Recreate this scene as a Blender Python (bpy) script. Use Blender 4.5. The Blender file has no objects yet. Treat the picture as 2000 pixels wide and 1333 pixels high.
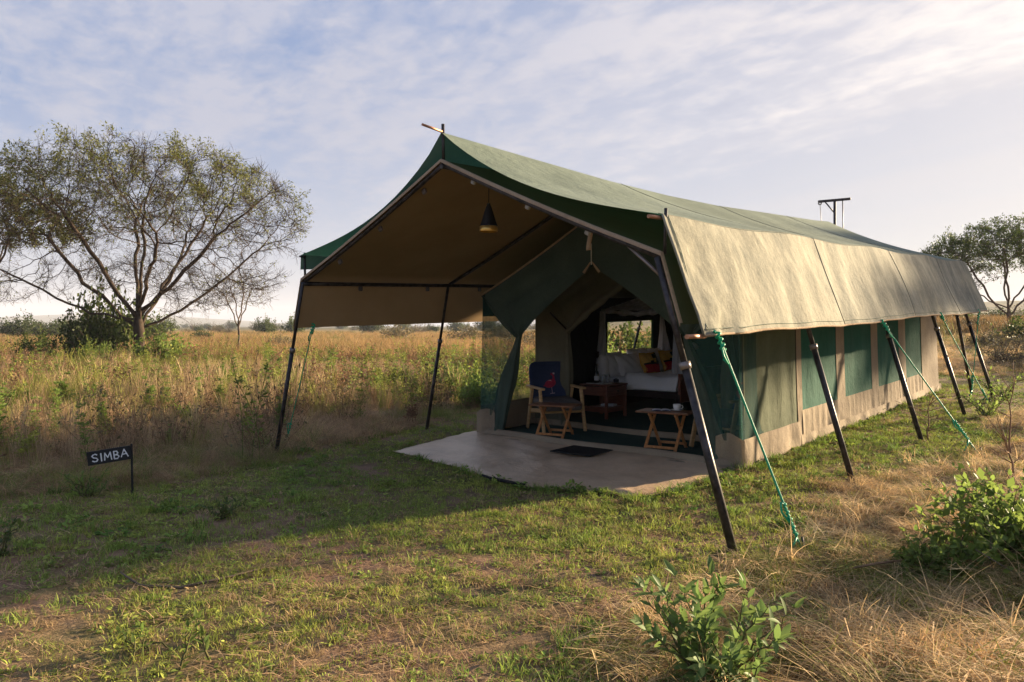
import bpy, math, random
import numpy as np
from mathutils import Vector, Matrix

# ------------------------------------------------------------------ camera, sky, sun, exposure
scene = bpy.context.scene
COL = scene.collection
CAM_H = 1.55
cam_data = bpy.data.cameras.new("camera")
cam = bpy.data.objects.new("camera", cam_data)
COL.objects.link(cam)
cam.location = (0, 0, CAM_H)
cam.rotation_euler = (math.radians(90), 0, 0)
cam_data.sensor_width = 36.0
cam_data.lens = 1460 / 2000 * 36
cam_data.shift_y = -29.5 / 2000
cam_data.clip_start = 0.05
cam_data.clip_end = 9000
scene.camera = cam

SUN_AZ, SUN_EL = math.radians(61), math.radians(12.0)     # azimuth from +Y towards +X
sun_dir = Vector((math.sin(SUN_AZ) * math.cos(SUN_EL), math.cos(SUN_AZ) * math.cos(SUN_EL), math.sin(SUN_EL)))
sun_data = bpy.data.lights.new("sun", 'SUN')
sun_data.energy = 3.5
sun_data.angle = math.radians(1.2)
sun_data.color = (1.0, 0.79, 0.52)
sun = bpy.data.objects.new("sun", sun_data)
COL.objects.link(sun)
sun.location = sun_dir * 200
sun.rotation_euler = (-sun_dir).to_track_quat('-Z', 'Y').to_euler()

scene.view_settings.view_transform = 'Standard'
scene.view_settings.look = 'None'
scene.view_settings.exposure = 2.5
scene.view_settings.gamma = 1.0
scene.view_settings.use_curve_mapping = False
scene.render.engine = 'CYCLES'
scene.cycles.max_bounces = 8
scene.cycles.transparent_max_bounces = 24
scene.cycles.use_denoising = True

world = bpy.data.worlds.new("World")
scene.world = world
world.use_nodes = True


def build_world():
    nt = world.node_tree
    nt.nodes.clear()
    N, L = nt.nodes.new, nt.links.new

    def val(x):
        return x

    def math_(op, a, b=None, c=None, clamp=False):
        n = N('ShaderNodeMath'); n.operation = op; n.use_clamp = clamp
        for i, v in enumerate((a, b, c)):
            if v is None: continue
            if isinstance(v, (int, float)): n.inputs[i].default_value = v
            else: L(v, n.inputs[i])
        return n.outputs[0]

    def ramp(v, stops):
        n = N('ShaderNodeValToRGB'); L(v, n.inputs[0])
        e = n.color_ramp.elements
        while len(e) < len(stops): e.new(0.5)
        for el, (p, c) in zip(e, stops):
            el.position = p
            el.color = (c, c, c, 1) if isinstance(c, (int, float)) else (*c, 1)
        return n.outputs[0]

    def mix(f, a, b):
        n = N('ShaderNodeMix'); n.data_type = 'RGBA'
        if isinstance(f, (int, float)): n.inputs[0].default_value = f
        else: L(f, n.inputs[0])
        for i, v in ((6, a), (7, b)):
            if isinstance(v, tuple): n.inputs[i].default_value = (*v, 1)
            else: L(v, n.inputs[i])
        return n.outputs[2]

    out = N('ShaderNodeOutputWorld'); bg = N('ShaderNodeBackground')
    L(bg.outputs[0], out.inputs[0])
    sky = N('ShaderNodeTexSky'); sky.sky_type = 'NISHITA'; sky.sun_disc = False
    sky.sun_elevation = SUN_EL; sky.sun_rotation = SUN_AZ
    sky.air_density = 1.0; sky.dust_density = 1.2; sky.ozone_density = 2.0
    tc = N('ShaderNodeTexCoord')
    sep = N('ShaderNodeSeparateXYZ'); L(tc.outputs['Generated'], sep.inputs[0])
    x, y, z = sep.outputs
    zz = math_('ADD', math_('MAXIMUM', z, 0.0), 0.07)
    px, py = math_('DIVIDE', x, zz), math_('DIVIDE', y, zz)
    # cloud deck coordinates: u runs along the streaks, v across
    ca, sa = math.cos(math.radians(122)), math.sin(math.radians(122))
    u = math_('ADD', math_('MULTIPLY', px, ca), math_('MULTIPLY', py, sa))
    v = math_('SUBTRACT', math_('MULTIPLY', py, ca), math_('MULTIPLY', px, sa))

    def noise(uu, vv, su, sv, scale, detail, rough=0.55, off=0.0, dist=0.0):
        c = N('ShaderNodeCombineXYZ')
        L(math_('MULTIPLY', uu, su), c.inputs[0]); L(math_('MULTIPLY', vv, sv), c.inputs[1])
        c.inputs[2].default_value = off
        n = N('ShaderNodeTexNoise'); n.inputs['Scale'].default_value = scale
        n.inputs['Detail'].default_value = detail; n.inputs['Roughness'].default_value = rough
        n.inputs['Distortion'].default_value = dist
        L(c.outputs[0], n.inputs['Vector'])
        return n.outputs[0]
    big = noise(u, v, 0.45, 1.0, 0.75, 4, 0.55, 3.1, 0.4)
    mid = noise(u, v, 0.55, 1.0, 3.0, 6, 0.6, 7.7, 0.5)
    fine = noise(u, v, 0.75, 1.0, 11.0, 5, 0.6, 1.3, 0.35)
    dens = math_('ADD', math_('MULTIPLY', big, 0.42), math_('ADD', math_('MULTIPLY', mid, 0.34), math_('MULTIPLY', fine, 0.26)))
    # the edge of the cloud deck: clouds end along a long line, thin veil beyond
    edge = math_('ADD', v, math_('MULTIPLY', math_('SUBTRACT', mid, 0.5), 0.55))
    edge = math_('ADD', edge, math_('MULTIPLY', math_('SUBTRACT', fine, 0.5), 0.30))
    return_nodes = dict(N=N, L=L)
    E0 = -2.75
    deck = math_('MULTIPLY_ADD', math_('SUBTRACT', edge, E0), 2.2, 0.0, clamp=True)     # 1 on the left/upper side
    crest = math_('MULTIPLY', deck, ramp(math_('MULTIPLY_ADD', math_('SUBTRACT', edge, E0), 0.45, 0.0, clamp=True), [(0, 1.0), (0.9, 0.0)]))
    cover = ramp(dens, [(0.466, 0.0), (0.59, 1.0)])
    veil = ramp(noise(u, v, 0.15, 1.0, 1.6, 4, 0.5, 12.0, 0.3), [(0.38, 0.15), (0.68, 0.75)])
    cl = mix(deck, veil, cover)
    cl = math_('ADD', N_sep(nt, cl), math_('MULTIPLY', crest, 0.35), clamp=True)
    # forward scattering near the sun brightens the clouds
    d = N('ShaderNodeVectorMath'); d.operation = 'DOT_PRODUCT'
    nrm = N('ShaderNodeVectorMath'); nrm.operation = 'NORMALIZE'; L(tc.outputs['Generated'], nrm.inputs[0])
    L(nrm.outputs[0], d.inputs[0]); d.inputs[1].default_value = (math.sin(math.radians(50)) * .88, math.cos(math.radians(50)) * .88, 0.47)
    glow = math_('POWER', math_('MAXIMUM', d.outputs['Value'], 0.0), 7.0)
    elev = ramp(z, [(0.0, 0.0), (0.42, 1.0)])
    ccol = mix(elev, (3.0, 2.84, 2.95), (2.5, 2.6, 3.15))
    ccol = mix(glow, ccol, (5.2, 4.6, 4.1))
    bcol = mix(elev, (2.5, 2.55, 3.0), (0.66, 1.25, 2.65))        # air between the clouds
    wide = math_('POWER', math_('MAXIMUM', d.outputs['Value'], 0.0), 3.2)
    bcol = mix(math_('MULTIPLY', wide, 0.85), bcol, (3.5, 3.15, 3.05))
    base = mix(0.86, sky.outputs[0], bcol)
    cfac = math_('MULTIPLY', cl, ramp(z, [(0.0, 0.0), (0.07, 0.10), (0.17, 0.55), (0.32, 0.85)]))
    col = mix(cfac, base, ccol)
    lit = mix(math_('MULTIPLY', math_('MULTIPLY', crest, ramp(dens, [(0.40, 0.0), (0.60, 1.0)])), math_('MULTIPLY', ramp(z, [(0.04, 0.0), (0.15, 1.0)]), math_('MULTIPLY_ADD', glow, 1.1, 0.12, clamp=True))), col, (5.6, 5.2, 4.9))
    col = lit
    L(col, bg.inputs[0])
    bg.inputs[1].default_value = 0.0395


def N_sep(nt, colour_socket):
    n = nt.nodes.new('ShaderNodeRGBToBW')
    nt.links.new(colour_socket, n.inputs[0])
    return n.outputs[0]


build_world()

# ------------------------------------------------------------------ frames of reference
AX, AY = 0.6644, 0.7474          # tent axis (away from the camera, to the right)
OX, OY = -0.667, 7.06            # ground point under the front of the ridge
TENT_ROT = math.atan2(-AX, AY)   # local x -> lateral (right), local y -> axis


def T(s, r, z=0.0):
    return Vector((OX + AX * s + AY * r, OY + AY * s - AX * r, z))


def sr_of(x, y):
    return AX * (x - OX) + AY * (y - OY), AY * (x - OX) - AX * (y - OY)


def sstep(a, b, x):
    t = np.clip((np.asarray(x, float) - a) / (b - a), 0, 1)
    return t * t * (3 - 2 * t)


def fbm2(x, y, seed=0, octs=4):
    out = 0.0
    rs = np.random.RandomState(seed)
    amp = 1.0
    fr = 1.0
    for o in range(octs):
        for k in range(3):
            a = rs.uniform(0, 6.283); ph = rs.uniform(0, 6.283)
            out = out + amp * np.sin((np.cos(a) * x + np.sin(a) * y) * fr + ph) / 3
        amp *= 0.55
        fr *= 2.1
    return out


def ground_z(x, y):
    x = np.asarray(x, float); y = np.asarray(y, float)
    s, r = sr_of(x, y)
    ramp = 0.034 * np.clip(s, 0, 48)
    w = np.maximum(sstep(-10, -2.2, r), sstep(0.27, 0.5, x / np.maximum(y, 1.0)))
    z = ramp * w
    d = np.hypot(x, y)
    far = sstep(12, 40, d)
    z = z + 0.10 * far * fbm2(x * 0.35, y * 0.35, 5, 3)
    # rise on the right far away
    q = x / np.maximum(y, 1)
    hill = sstep(140, 700, y) * (sstep(0.25, 0.75, q) * 14 + sstep(0.0, 0.16, q) * 8)
    z = z + hill * (1 + 0.10 * fbm2(x * 0.012, y * 0.012, 8, 3))
    # faint range on the left horizon
    rng = sstep(1900, 2700, y) * sstep(-0.15, -0.5, x / np.maximum(y, 1)) * 34
    z = z + rng * (1 + 0.3 * fbm2(x * 0.006, y * 0.002, 11, 3))
    return z


def gz(x, y):
    return float(ground_z(x, y))


def on_ground(x, y, dz=0.0):
    return Vector((x, y, gz(x, y) + dz))


# ------------------------------------------------------------------ node helpers / materials
def new_mat(name):
    m = bpy.data.materials.new(name)
    m.use_nodes = True
    nt = m.node_tree
    nt.nodes.clear()
    return m, nt


def link_in(nt, sock, v):
    if isinstance(v, (int, float)): sock.default_value = v
    elif isinstance(v, (tuple, list)): sock.default_value = (*v, 1) if len(v) == 3 and sock.type == 'RGBA' else v
    else: nt.links.new(v, sock)


def n_noise(nt, scale, detail=4, rough=0.55, coord='Object', stretch=None, dist=0.0):
    tc = nt.nodes.new('ShaderNodeTexCoord')
    src = tc.outputs[coord]
    if stretch:
        mp = nt.nodes.new('ShaderNodeMapping'); mp.inputs['Scale'].default_value = stretch
        nt.links.new(src, mp.inputs[0]); src = mp.outputs[0]
    n = nt.nodes.new('ShaderNodeTexNoise')
    n.inputs['Scale'].default_value = scale; n.inputs['Detail'].default_value = detail
    n.inputs['Roughness'].default_value = rough; n.inputs['Distortion'].default_value = dist
    nt.links.new(src, n.inputs['Vector'])
    return n.outputs[0]


def n_ramp(nt, v, stops):
    n = nt.nodes.new('ShaderNodeValToRGB'); nt.links.new(v, n.inputs[0])
    e = n.color_ramp.elements
    while len(e) < len(stops): e.new(0.5)
    for el, (p, c) in zip(e, stops):
        el.position = p
        el.color = (c, c, c, 1) if isinstance(c, (int, float)) else (*c, 1)
    return n.outputs[0]


def n_mix(nt, f, a, b, blend='MIX'):
    n = nt.nodes.new('ShaderNodeMix'); n.data_type = 'RGBA'; n.blend_type = blend
    link_in(nt, n.inputs[0], f); link_in(nt, n.inputs[6], a); link_in(nt, n.inputs[7], b)
    return n.outputs[2]


def n_math(nt, op, a, b=0.0, clamp=False):
    n = nt.nodes.new('ShaderNodeMath'); n.operation = op; n.use_clamp = clamp
    link_in(nt, n.inputs[0], a); link_in(nt, n.inputs[1], b)
    return n.outputs[0]


def finish(nt, colour, rough=0.8, bump=None, bump_d=0.01, translucent=0.0, trans_col=None, alpha=None, metallic=0.0, spec=0.3, bump_s=0.5):
    p = nt.nodes.new('ShaderNodeBsdfPrincipled')
    link_in(nt, p.inputs['Base Color'], colour); link_in(nt, p.inputs['Roughness'], rough)
    p.inputs['Metallic'].default_value = metallic
    p.inputs['Specular IOR Level'].default_value = spec
    sh = p.outputs[0]
    bn = None
    if bump is not None:
        b = nt.nodes.new('ShaderNodeBump'); b.inputs['Distance'].default_value = bump_d; b.inputs['Strength'].default_value = bump_s
        nt.links.new(bump, b.inputs['Height']); bn = b.outputs[0]
        nt.links.new(bn, p.inputs['Normal'])
    if translucent:
        t = nt.nodes.new('ShaderNodeBsdfTranslucent'); link_in(nt, t.inputs[0], trans_col if trans_col is not None else colour)
        if bn: nt.links.new(bn, t.inputs['Normal'])
        mx = nt.nodes.new('ShaderNodeMixShader'); mx.inputs[0].default_value = translucent
        nt.links.new(sh, mx.inputs[1]); nt.links.new(t.outputs[0], mx.inputs[2]); sh = mx.outputs[0]
    if alpha is not None:
        t = nt.nodes.new('ShaderNodeBsdfTransparent')
        mx = nt.nodes.new('ShaderNodeMixShader'); link_in(nt, mx.inputs[0], alpha)
        nt.links.new(t.outputs[0], mx.inputs[1]); nt.links.new(sh, mx.inputs[2]); sh = mx.outputs[0]
    o = nt.nodes.new('ShaderNodeOutputMaterial')
    nt.links.new(sh, o.inputs[0])


def canvas(name, c1, c2, translucent=0.0, trans_col=None, streak=None, scale=2.2, alpha=None, grain=None, rough=0.85):
    m, nt = new_mat(name)
    big = n_noise(nt, scale, 5, 0.6)
    col = n_mix(nt, n_ramp(nt, big, [(0.34, 0), (0.68, 1)]), c1, c2)
    fine = n_noise(nt, 120, 3, 0.7)
    col = n_mix(nt, 0.45, col, n_ramp(nt, n_noise(nt, 70, 3, 0.8), [(0.32, 0.45), (0.68, 1.0)]), 'MULTIPLY')
    if grain:
        col = n_mix(nt, 0.6, col, n_ramp(nt, n_noise(nt, 34, 4, 0.85, stretch=grain), [(0.34, 0.35), (0.52, 0.85), (0.70, 1.0)]), 'MULTIPLY')
    dirt = n_noise(nt, 0.9, 6, 0.7)
    col = n_mix(nt, n_math(nt, 'MULTIPLY', n_ramp(nt, dirt, [(0.55, 0), (0.75, 1)]), 0.35), col, tuple(v * 0.62 for v in c1))
    if streak:
        st = n_noise(nt, 1.0, 5, 0.7, stretch=streak)
        col = n_mix(nt, n_ramp(nt, st, [(0.42, 0), (0.66, 0.75)]), col, tuple(min(1, v * 1.25 + 0.02) for v in c2))
    wr = n_noise(nt, 2.6, 4, 0.55, stretch=(1.6, 1.6, .55), dist=1.2)
    b = n_math(nt, 'ADD', n_math(nt, 'ADD', n_math(nt, 'MULTIPLY', fine, 0.25), n_noise(nt, 9, 4, 0.6)), n_math(nt, 'MULTIPLY', wr, 0.6 if grain else 1.4))
    finish(nt, col, rough, b, 0.018, translucent, trans_col, alpha, spec=0.15)
    return m


def plain(name, c, rough=0.6, vary=0.25, scale=14, metallic=0.0, spec=0.3, bump_d=0.003, stretch=None):
    m, nt = new_mat(name)
    n = n_noise(nt, scale, 5, 0.6, stretch=stretch)
    col = n_mix(nt, n_ramp(nt, n, [(0.3, 0), (0.7, 1)]), tuple(v * (1 - vary) for v in c), tuple(min(1, v * (1 + vary)) for v in c))
    finish(nt, col, rough, n, bump_d, metallic=metallic, spec=spec)
    return m


def leafy(name, c1, c2, translucent=0.35, rough=0.55, scale=3.0):
    m, nt = new_mat(name)
    oi = nt.nodes.new('ShaderNodeObjectInfo')
    at = nt.nodes.new('ShaderNodeAttribute'); at.attribute_name = 'shade'
    n = n_noise(nt, scale, 3, 0.6)
    f = n_math(nt, 'ADD', n_math(nt, 'MULTIPLY', at.outputs['Fac'], 0.7), n_math(nt, 'MULTIPLY', n, 0.4), True)
    col = n_mix(nt, f, c1, c2)
    hs = nt.nodes.new('ShaderNodeHueSaturation')
    nt.links.new(col, hs.inputs['Color'])
    nt.links.new(n_math(nt, 'ADD', n_math(nt, 'MULTIPLY', oi.outputs['Random'], 0.35), 0.82), hs.inputs['Value'])
    finish(nt, hs.outputs[0], rough, None, 0.01, translucent, None, spec=0.25)
    return m


def tinted(name, translucent=0.3, rough=0.7, vary=0.5):
    """Grass: colour from the instance's own tint, varied blade by blade."""
    m, nt = new_mat(name)
    ti = nt.nodes.new('ShaderNodeAttribute'); ti.attribute_type = 'INSTANCER'; ti.attribute_name = 'tint'
    at = nt.nodes.new('ShaderNodeAttribute'); at.attribute_name = 'shade'
    v = n_math(nt, 'ADD', n_math(nt, 'MULTIPLY', at.outputs['Fac'], vary * 2), 1 - vary)
    mul = nt.nodes.new('ShaderNodeVectorMath'); mul.operation = 'SCALE'
    nt.links.new(ti.outputs['Color'], mul.inputs[0]); nt.links.new(v, mul.inputs['Scale'])
    finish(nt, mul.outputs[0], rough, None, 0.01, translucent, None, spec=0.2)
    return m


# ------------------------------------------------------------------ mesh helpers
class MB:
    """Collects boxes, bars, tubes and sheets, then links them as ONE mesh object."""

    def __init__(self):
        self.v = []; self.f = []; self.sm = []

    def add(self, verts, faces, smooth=False):
        o = len(self.v)
        self.v += [tuple(p) for p in verts]
        self.f += [tuple(i + o for i in f) for f in faces]
        self.sm += [smooth] * len(faces)
        return self

    def box(self, c, size, rot=None, bevel=0.0):
        hx, hy, hz = size[0] / 2, size[1] / 2, size[2] / 2
        c = Vector(c)
        R = rot.to_3x3() if rot is not None else Matrix.Identity(3)
        b = min(bevel, hx * .45, hy * .45, hz * .45)
        if b <= 0:
            vs = [Vector((sx * hx, sy * hy, sz * hz)) for sx in (-1, 1) for sy in (-1, 1) for sz in (-1, 1)]
            fs = [(0, 1, 3, 2), (4, 6, 7, 5), (0, 4, 5, 1), (2, 3, 7, 6), (0, 2, 6, 4), (1, 5, 7, 3)]
            return self.add([c + R @ p for p in vs], fs)
        vs, idx = [], {}
        for sx in (-1, 1):
            for sy in (-1, 1):
                for sz in (-1, 1):
                    for k in range(3):
                        p = [sx * hx, sy * hy, sz * hz]
                        for j in range(3):
                            if j != k: p[j] -= (sx, sy, sz)[j] * b
                        idx[(sx, sy, sz, k)] = len(vs); vs.append(Vector(p))
        fs = []
        S = (-1, 1)
        for k in range(3):
            o = [j for j in range(3) if j != k]
            for sg in S:
                q = []
                for a, d in ((-1, -1), (1, -1), (1, 1), (-1, 1)):
                    t = [0, 0, 0]; t[k] = sg; t[o[0]] = a; t[o[1]] = d
                    q.append(idx[(*t, k)])
                flip = (sg == 1) == (k == 1)
                fs.append(tuple(reversed(q)) if flip else tuple(q))
        for k in range(3):            # edges
            o = [j for j in range(3) if j != k]
            for a in S:
                for d in S:
                    t0 = [0, 0, 0]; t1 = [0, 0, 0]
                    t0[k], t1[k] = -1, 1
                    for t in (t0, t1): t[o[0]] = a; t[o[1]] = d
                    fs.append((idx[(*t0, o[0])], idx[(*t1, o[0])], idx[(*t1, o[1])], idx[(*t0, o[1])]))
        for sx in S:
            for sy in S:
                for sz in S:
                    fs.append((idx[(sx, sy, sz, 0)], idx[(sx, sy, sz, 1)], idx[(sx, sy, sz, 2)]))
        return self.add([c + R @ p for p in vs], fs)

    def bar(self, p0, p1, w, h, up=(0, 0, 1), bevel=0.004):
        """rectangular bar between two points, w across, h along 'up'"""
        p0, p1 = Vector(p0), Vector(p1)
        d = p1 - p0
        L = d.length
        y = d.normalized()
        x = y.cross(Vector(up))
        if x.length < 1e-4: x = y.cross(Vector((1, 0, 0)))
        x.normalize(); z = x.cross(y)
        R = Matrix((x, y, z)).transposed()
        return self.box((p0 + p1) / 2, (w, L, h), R, bevel)

    def tube(self, pts, rad, n=8, cap=True, smooth=True):
        pts = [Vector(p) for p in pts]
        if not isinstance(rad, (list, tuple)): rad = [rad] * len(pts)
        vs, fs = [], []
        prev = None
        for i, p in enumerate(pts):
            t = (pts[min(i + 1, len(pts) - 1)] - pts[max(i - 1, 0)])
            if t.length < 1e-7: t = Vector((0, 0, 1))
            t.normalize()
            if prev is None:
                a = Vector((0, 0, 1)) if abs(t.z) < 0.9 else Vector((1, 0, 0))
                x = t.cross(a).normalized()
            else:
                x = (prev - t * prev.dot(t))
                x = x.normalized() if x.length > 1e-6 else t.orthogonal().normalized()
            prev = x
            y = t.cross(x)
            for k in range(n):
                an = 2 * math.pi * k / n
                vs.append(p + (x * math.cos(an) + y * math.sin(an)) * rad[i])
        for i in range(len(pts) - 1):
            for k in range(n):
                k2 = (k + 1) % n
                fs.append((i * n + k, i * n + k2, (i + 1) * n + k2, (i + 1) * n + k))
        self.add(vs, fs, smooth)
        if cap:
            o = len(self.v) - len(vs)
            self.f.append(tuple(o + k for k in reversed(range(n)))); self.sm.append(False)
            self.f.append(tuple(o + (len(pts) - 1) * n + k for k in range(n))); self.sm.append(False)
        return self

    def lathe(self, prof, c=(0, 0, 0), n=20, smooth=True):
        vs, fs = [], []
        for (r, z) in prof:
            for k in range(n):
                a = 2 * math.pi * k / n
                vs.append((c[0] + r * math.cos(a), c[1] + r * math.sin(a), c[2] + z))
        for i in range(len(prof) - 1):
            for k in range(n):
                k2 = (k + 1) % n
                fs.append((i * n + k, i * n + k2, (i + 1) * n + k2, (i + 1) * n + k))
        return self.add(vs, fs, smooth)

    def sheet(self, fn, nu, nv, smooth=True):
        vs = [fn(i / nu, j / nv) for j in range(nv + 1) for i in range(nu + 1)]
        fs = [(j * (nu + 1) + i, j * (nu + 1) + i + 1, (j + 1) * (nu + 1) + i + 1, (j + 1) * (nu + 1) + i) for j in range(nv) for i in range(nu)]
        return self.add(vs, fs, smooth)

    def poly(self, pts):
        return self.add(pts, [tuple(range(len(pts)))])

    def mesh(self, name, mat, origin=(0, 0, 0)):
        me = bpy.data.meshes.new(name)
        ox, oy, oz = origin
        me.from_pydata([(x - ox, y - oy, z - oz) for x, y, z in self.v], [], self.f)
        me.polygons.foreach_set('use_smooth', self.sm)
        if mat: me.materials.append(mat)
        me.update()
        return me

    def build(self, name, mat, parent=None, world=False, thick=0.0):
        """world=True: the points are world points; they are stored relative to the thing they belong to."""
        o = Vector((0, 0, 0))
        if world:
            q = parent
            while q is not None:
                o += q.location; q = q.parent
        ob = bpy.data.objects.new(name, self.mesh(name, mat, o))
        COL.objects.link(ob)
        if parent is not None: ob.parent = parent
        if thick:
            md = ob.modifiers.new('thickness', 'SOLIDIFY'); md.thickness = thick; md.offset = 0
        return ob


def quads_mesh(name, V, Q, mat, shade=None, smooth=False):
    me = bpy.data.meshes.new(name)
    V = np.asarray(V, np.float32); Q = np.asarray(Q, np.int32)
    me.vertices.add(len(V)); me.vertices.foreach_set('co', V.ravel())
    me.loops.add(Q.size); me.loops.foreach_set('vertex_index', Q.ravel())
    me.polygons.add(len(Q))
    me.polygons.foreach_set('loop_start', np.arange(0, Q.size, 4, dtype=np.int32))
    me.polygons.foreach_set('use_smooth', np.full(len(Q), smooth, dtype=bool))
    if shade is not None:
        a = me.attributes.new('shade', 'FLOAT', 'POINT'); a.data.foreach_set('value', np.asarray(shade, np.float32))
    me.materials.append(mat)
    me.update(calc_edges=True)
    me.validate()
    return me


def link_mesh(name, me, parent=None):
    o = bpy.data.objects.new(name, me)
    COL.objects.link(o)
    if parent is not None: o.parent = parent
    return o


def tag(o, label, cat, group=None, kind=None):
    o['label'] = label; o['category'] = cat
    if group: o['group'] = group
    if kind: o['kind'] = kind
    return o


def thing(name, label, cat, loc=(0, 0, 0), rz=0.0, group=None):
    o = bpy.data.objects.new(name, None)
    o.empty_display_size = 0.1
    COL.objects.link(o)
    o.location = loc
    o.rotation_euler = (0, 0, rz)
    return tag(o, label, cat, group)


def structure(o):
    o['kind'] = 'structure'
    return o


def dup(root, loc, rz=0.0, scale=1.0, label=None, group=None):
    def rec(o, parent):
        c = o.copy(); COL.objects.link(c)
        if parent is not None: c.parent = parent
        for ch in kids.get(o.name, []): rec(ch, c)
        return c
    kids = {}
    stack = [root]
    while stack:
        q = stack.pop()
        kids[q.name] = list(q.children); stack += kids[q.name]
    c = rec(root, None)
    c.location = loc; c.rotation_euler = (0, 0, rz); c.scale = (scale,) * 3
    if label: c['label'] = label
    if group: c['group'] = group
    return c

# ------------------------------------------------------------------ terrain
def axis_steps(lo, hi, c0, c1, fine):
    """grid lines: fine between c0 and c1, growing outwards"""
    a = list(np.arange(c0, c1 + 1e-6, fine))
    st = fine; p = c1
    while p < hi:
        st *= 1.11; p += st; a.append(min(p, hi))
    st = fine; p = c0
    while p > lo:
        st *= 1.11; p -= st; a.insert(0, max(p, lo))
    return np.array(a)


# edge between the mown lawn and the tall grass on the left (ground points, world x/y)
EDGE = [(-9.0, 3.2), (-6.2, 5.2), (-4.7, 6.55), (-3.7, 7.15), (-2.95, 8.6), (-2.2, 9.75), (-1.35, 11.1), (-0.75, 12.4), (0.4, 13.9), (2.4, 16.0), (6, 20), (12, 27)]
# edge between the lawn and the dry hay on the right
HAY = [(0.45, 1.6), (0.66, 3.2), (1.60, 4.95), (2.35, 5.9), (3.25, 6.95), (4.6, 8.0), (6.6, 10.3), (9.4, 12.8), (12.5, 15.0), (20, 20)]


def side_of(poly, x, y):
    """signed distance to a polyline, positive on its left side"""
    x = np.asarray(x, float); y = np.asarray(y, float)
    best = np.full(x.shape, 1e9); sgn = np.ones(x.shape)
    for (x0, y0), (x1, y1) in zip(poly[:-1], poly[1:]):
        dx, dy = x1 - x0, y1 - y0
        t = np.clip(((x - x0) * dx + (y - y0) * dy) / (dx * dx + dy * dy), 0, 1)
        qx, qy = x0 + t * dx, y0 + t * dy
        d = np.hypot(x - qx, y - qy)
        s = np.sign(dx * (y - y0) - dy * (x - x0))
        m = d < best
        best = np.where(m, d, best); sgn = np.where(m, s, sgn)
    return best * sgn


def zone_tall(x, y):
    """1 inside the tall-grass field, 0 on the lawn"""
    d = side_of(EDGE, x, y) + 0.18 * fbm2(np.asarray(x) * 1.6, np.asarray(y) * 1.6, 21, 3)
    return sstep(-0.12, 0.25, d)


def zone_hay(x, y):
    d = -side_of(HAY, x, y) + 0.35 * fbm2(np.asarray(x) * 1.5, np.asarray(y) * 1.5, 22, 3)
    return sstep(-0.25, 0.45, d)


def under_tent(x, y, m=0.0):
    s, r = sr_of(np.asarray(x, float), np.asarray(y, float))
    return (s > 2.35 - m) & (s < 11.0 + m) & (np.abs(r) < 1.86 + m)


TARP = [(-1.45, 9.02), (-1.0, 9.72), (-0.52, 10.42), (2.33, 7.78), (2.06, 7.36), (1.62, 6.92), (1.16, 6.60), (0.86, 6.80), (0.56, 6.95), (0.20, 7.05), (-0.16, 7.36), (-0.55, 7.95), (-1.05, 8.60)]


def in_tarp(x, y, grow=0.0):
    x = np.asarray(x, float); y = np.asarray(y, float)
    cx, cy = 0.45, 8.3
    k = 1 / (1 + grow)
    X = cx + (x - cx) * k; Y = cy + (y - cy) * k
    ins = np.zeros(x.shape, bool)
    n = len(TARP)
    for i in range(n):
        x0, y0 = TARP[i]; x1, y1 = TARP[(i + 1) % n]
        c = ((y0 > Y) != (y1 > Y)) & (X < (x1 - x0) * (Y - y0) / (y1 - y0 + 1e-12) + x0)
        ins ^= c
    return ins


def hummock(x, y):
    """soft mounds under the matted hay"""
    d = np.hypot(x, y)
    return 0.12 * sstep(0.1, 0.9, -side_of(HAY, x, y)) * (1 - sstep(20, 40, d)) * (0.55 + fbm2(x * 1.9, y * 1.9, 33, 3))


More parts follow.
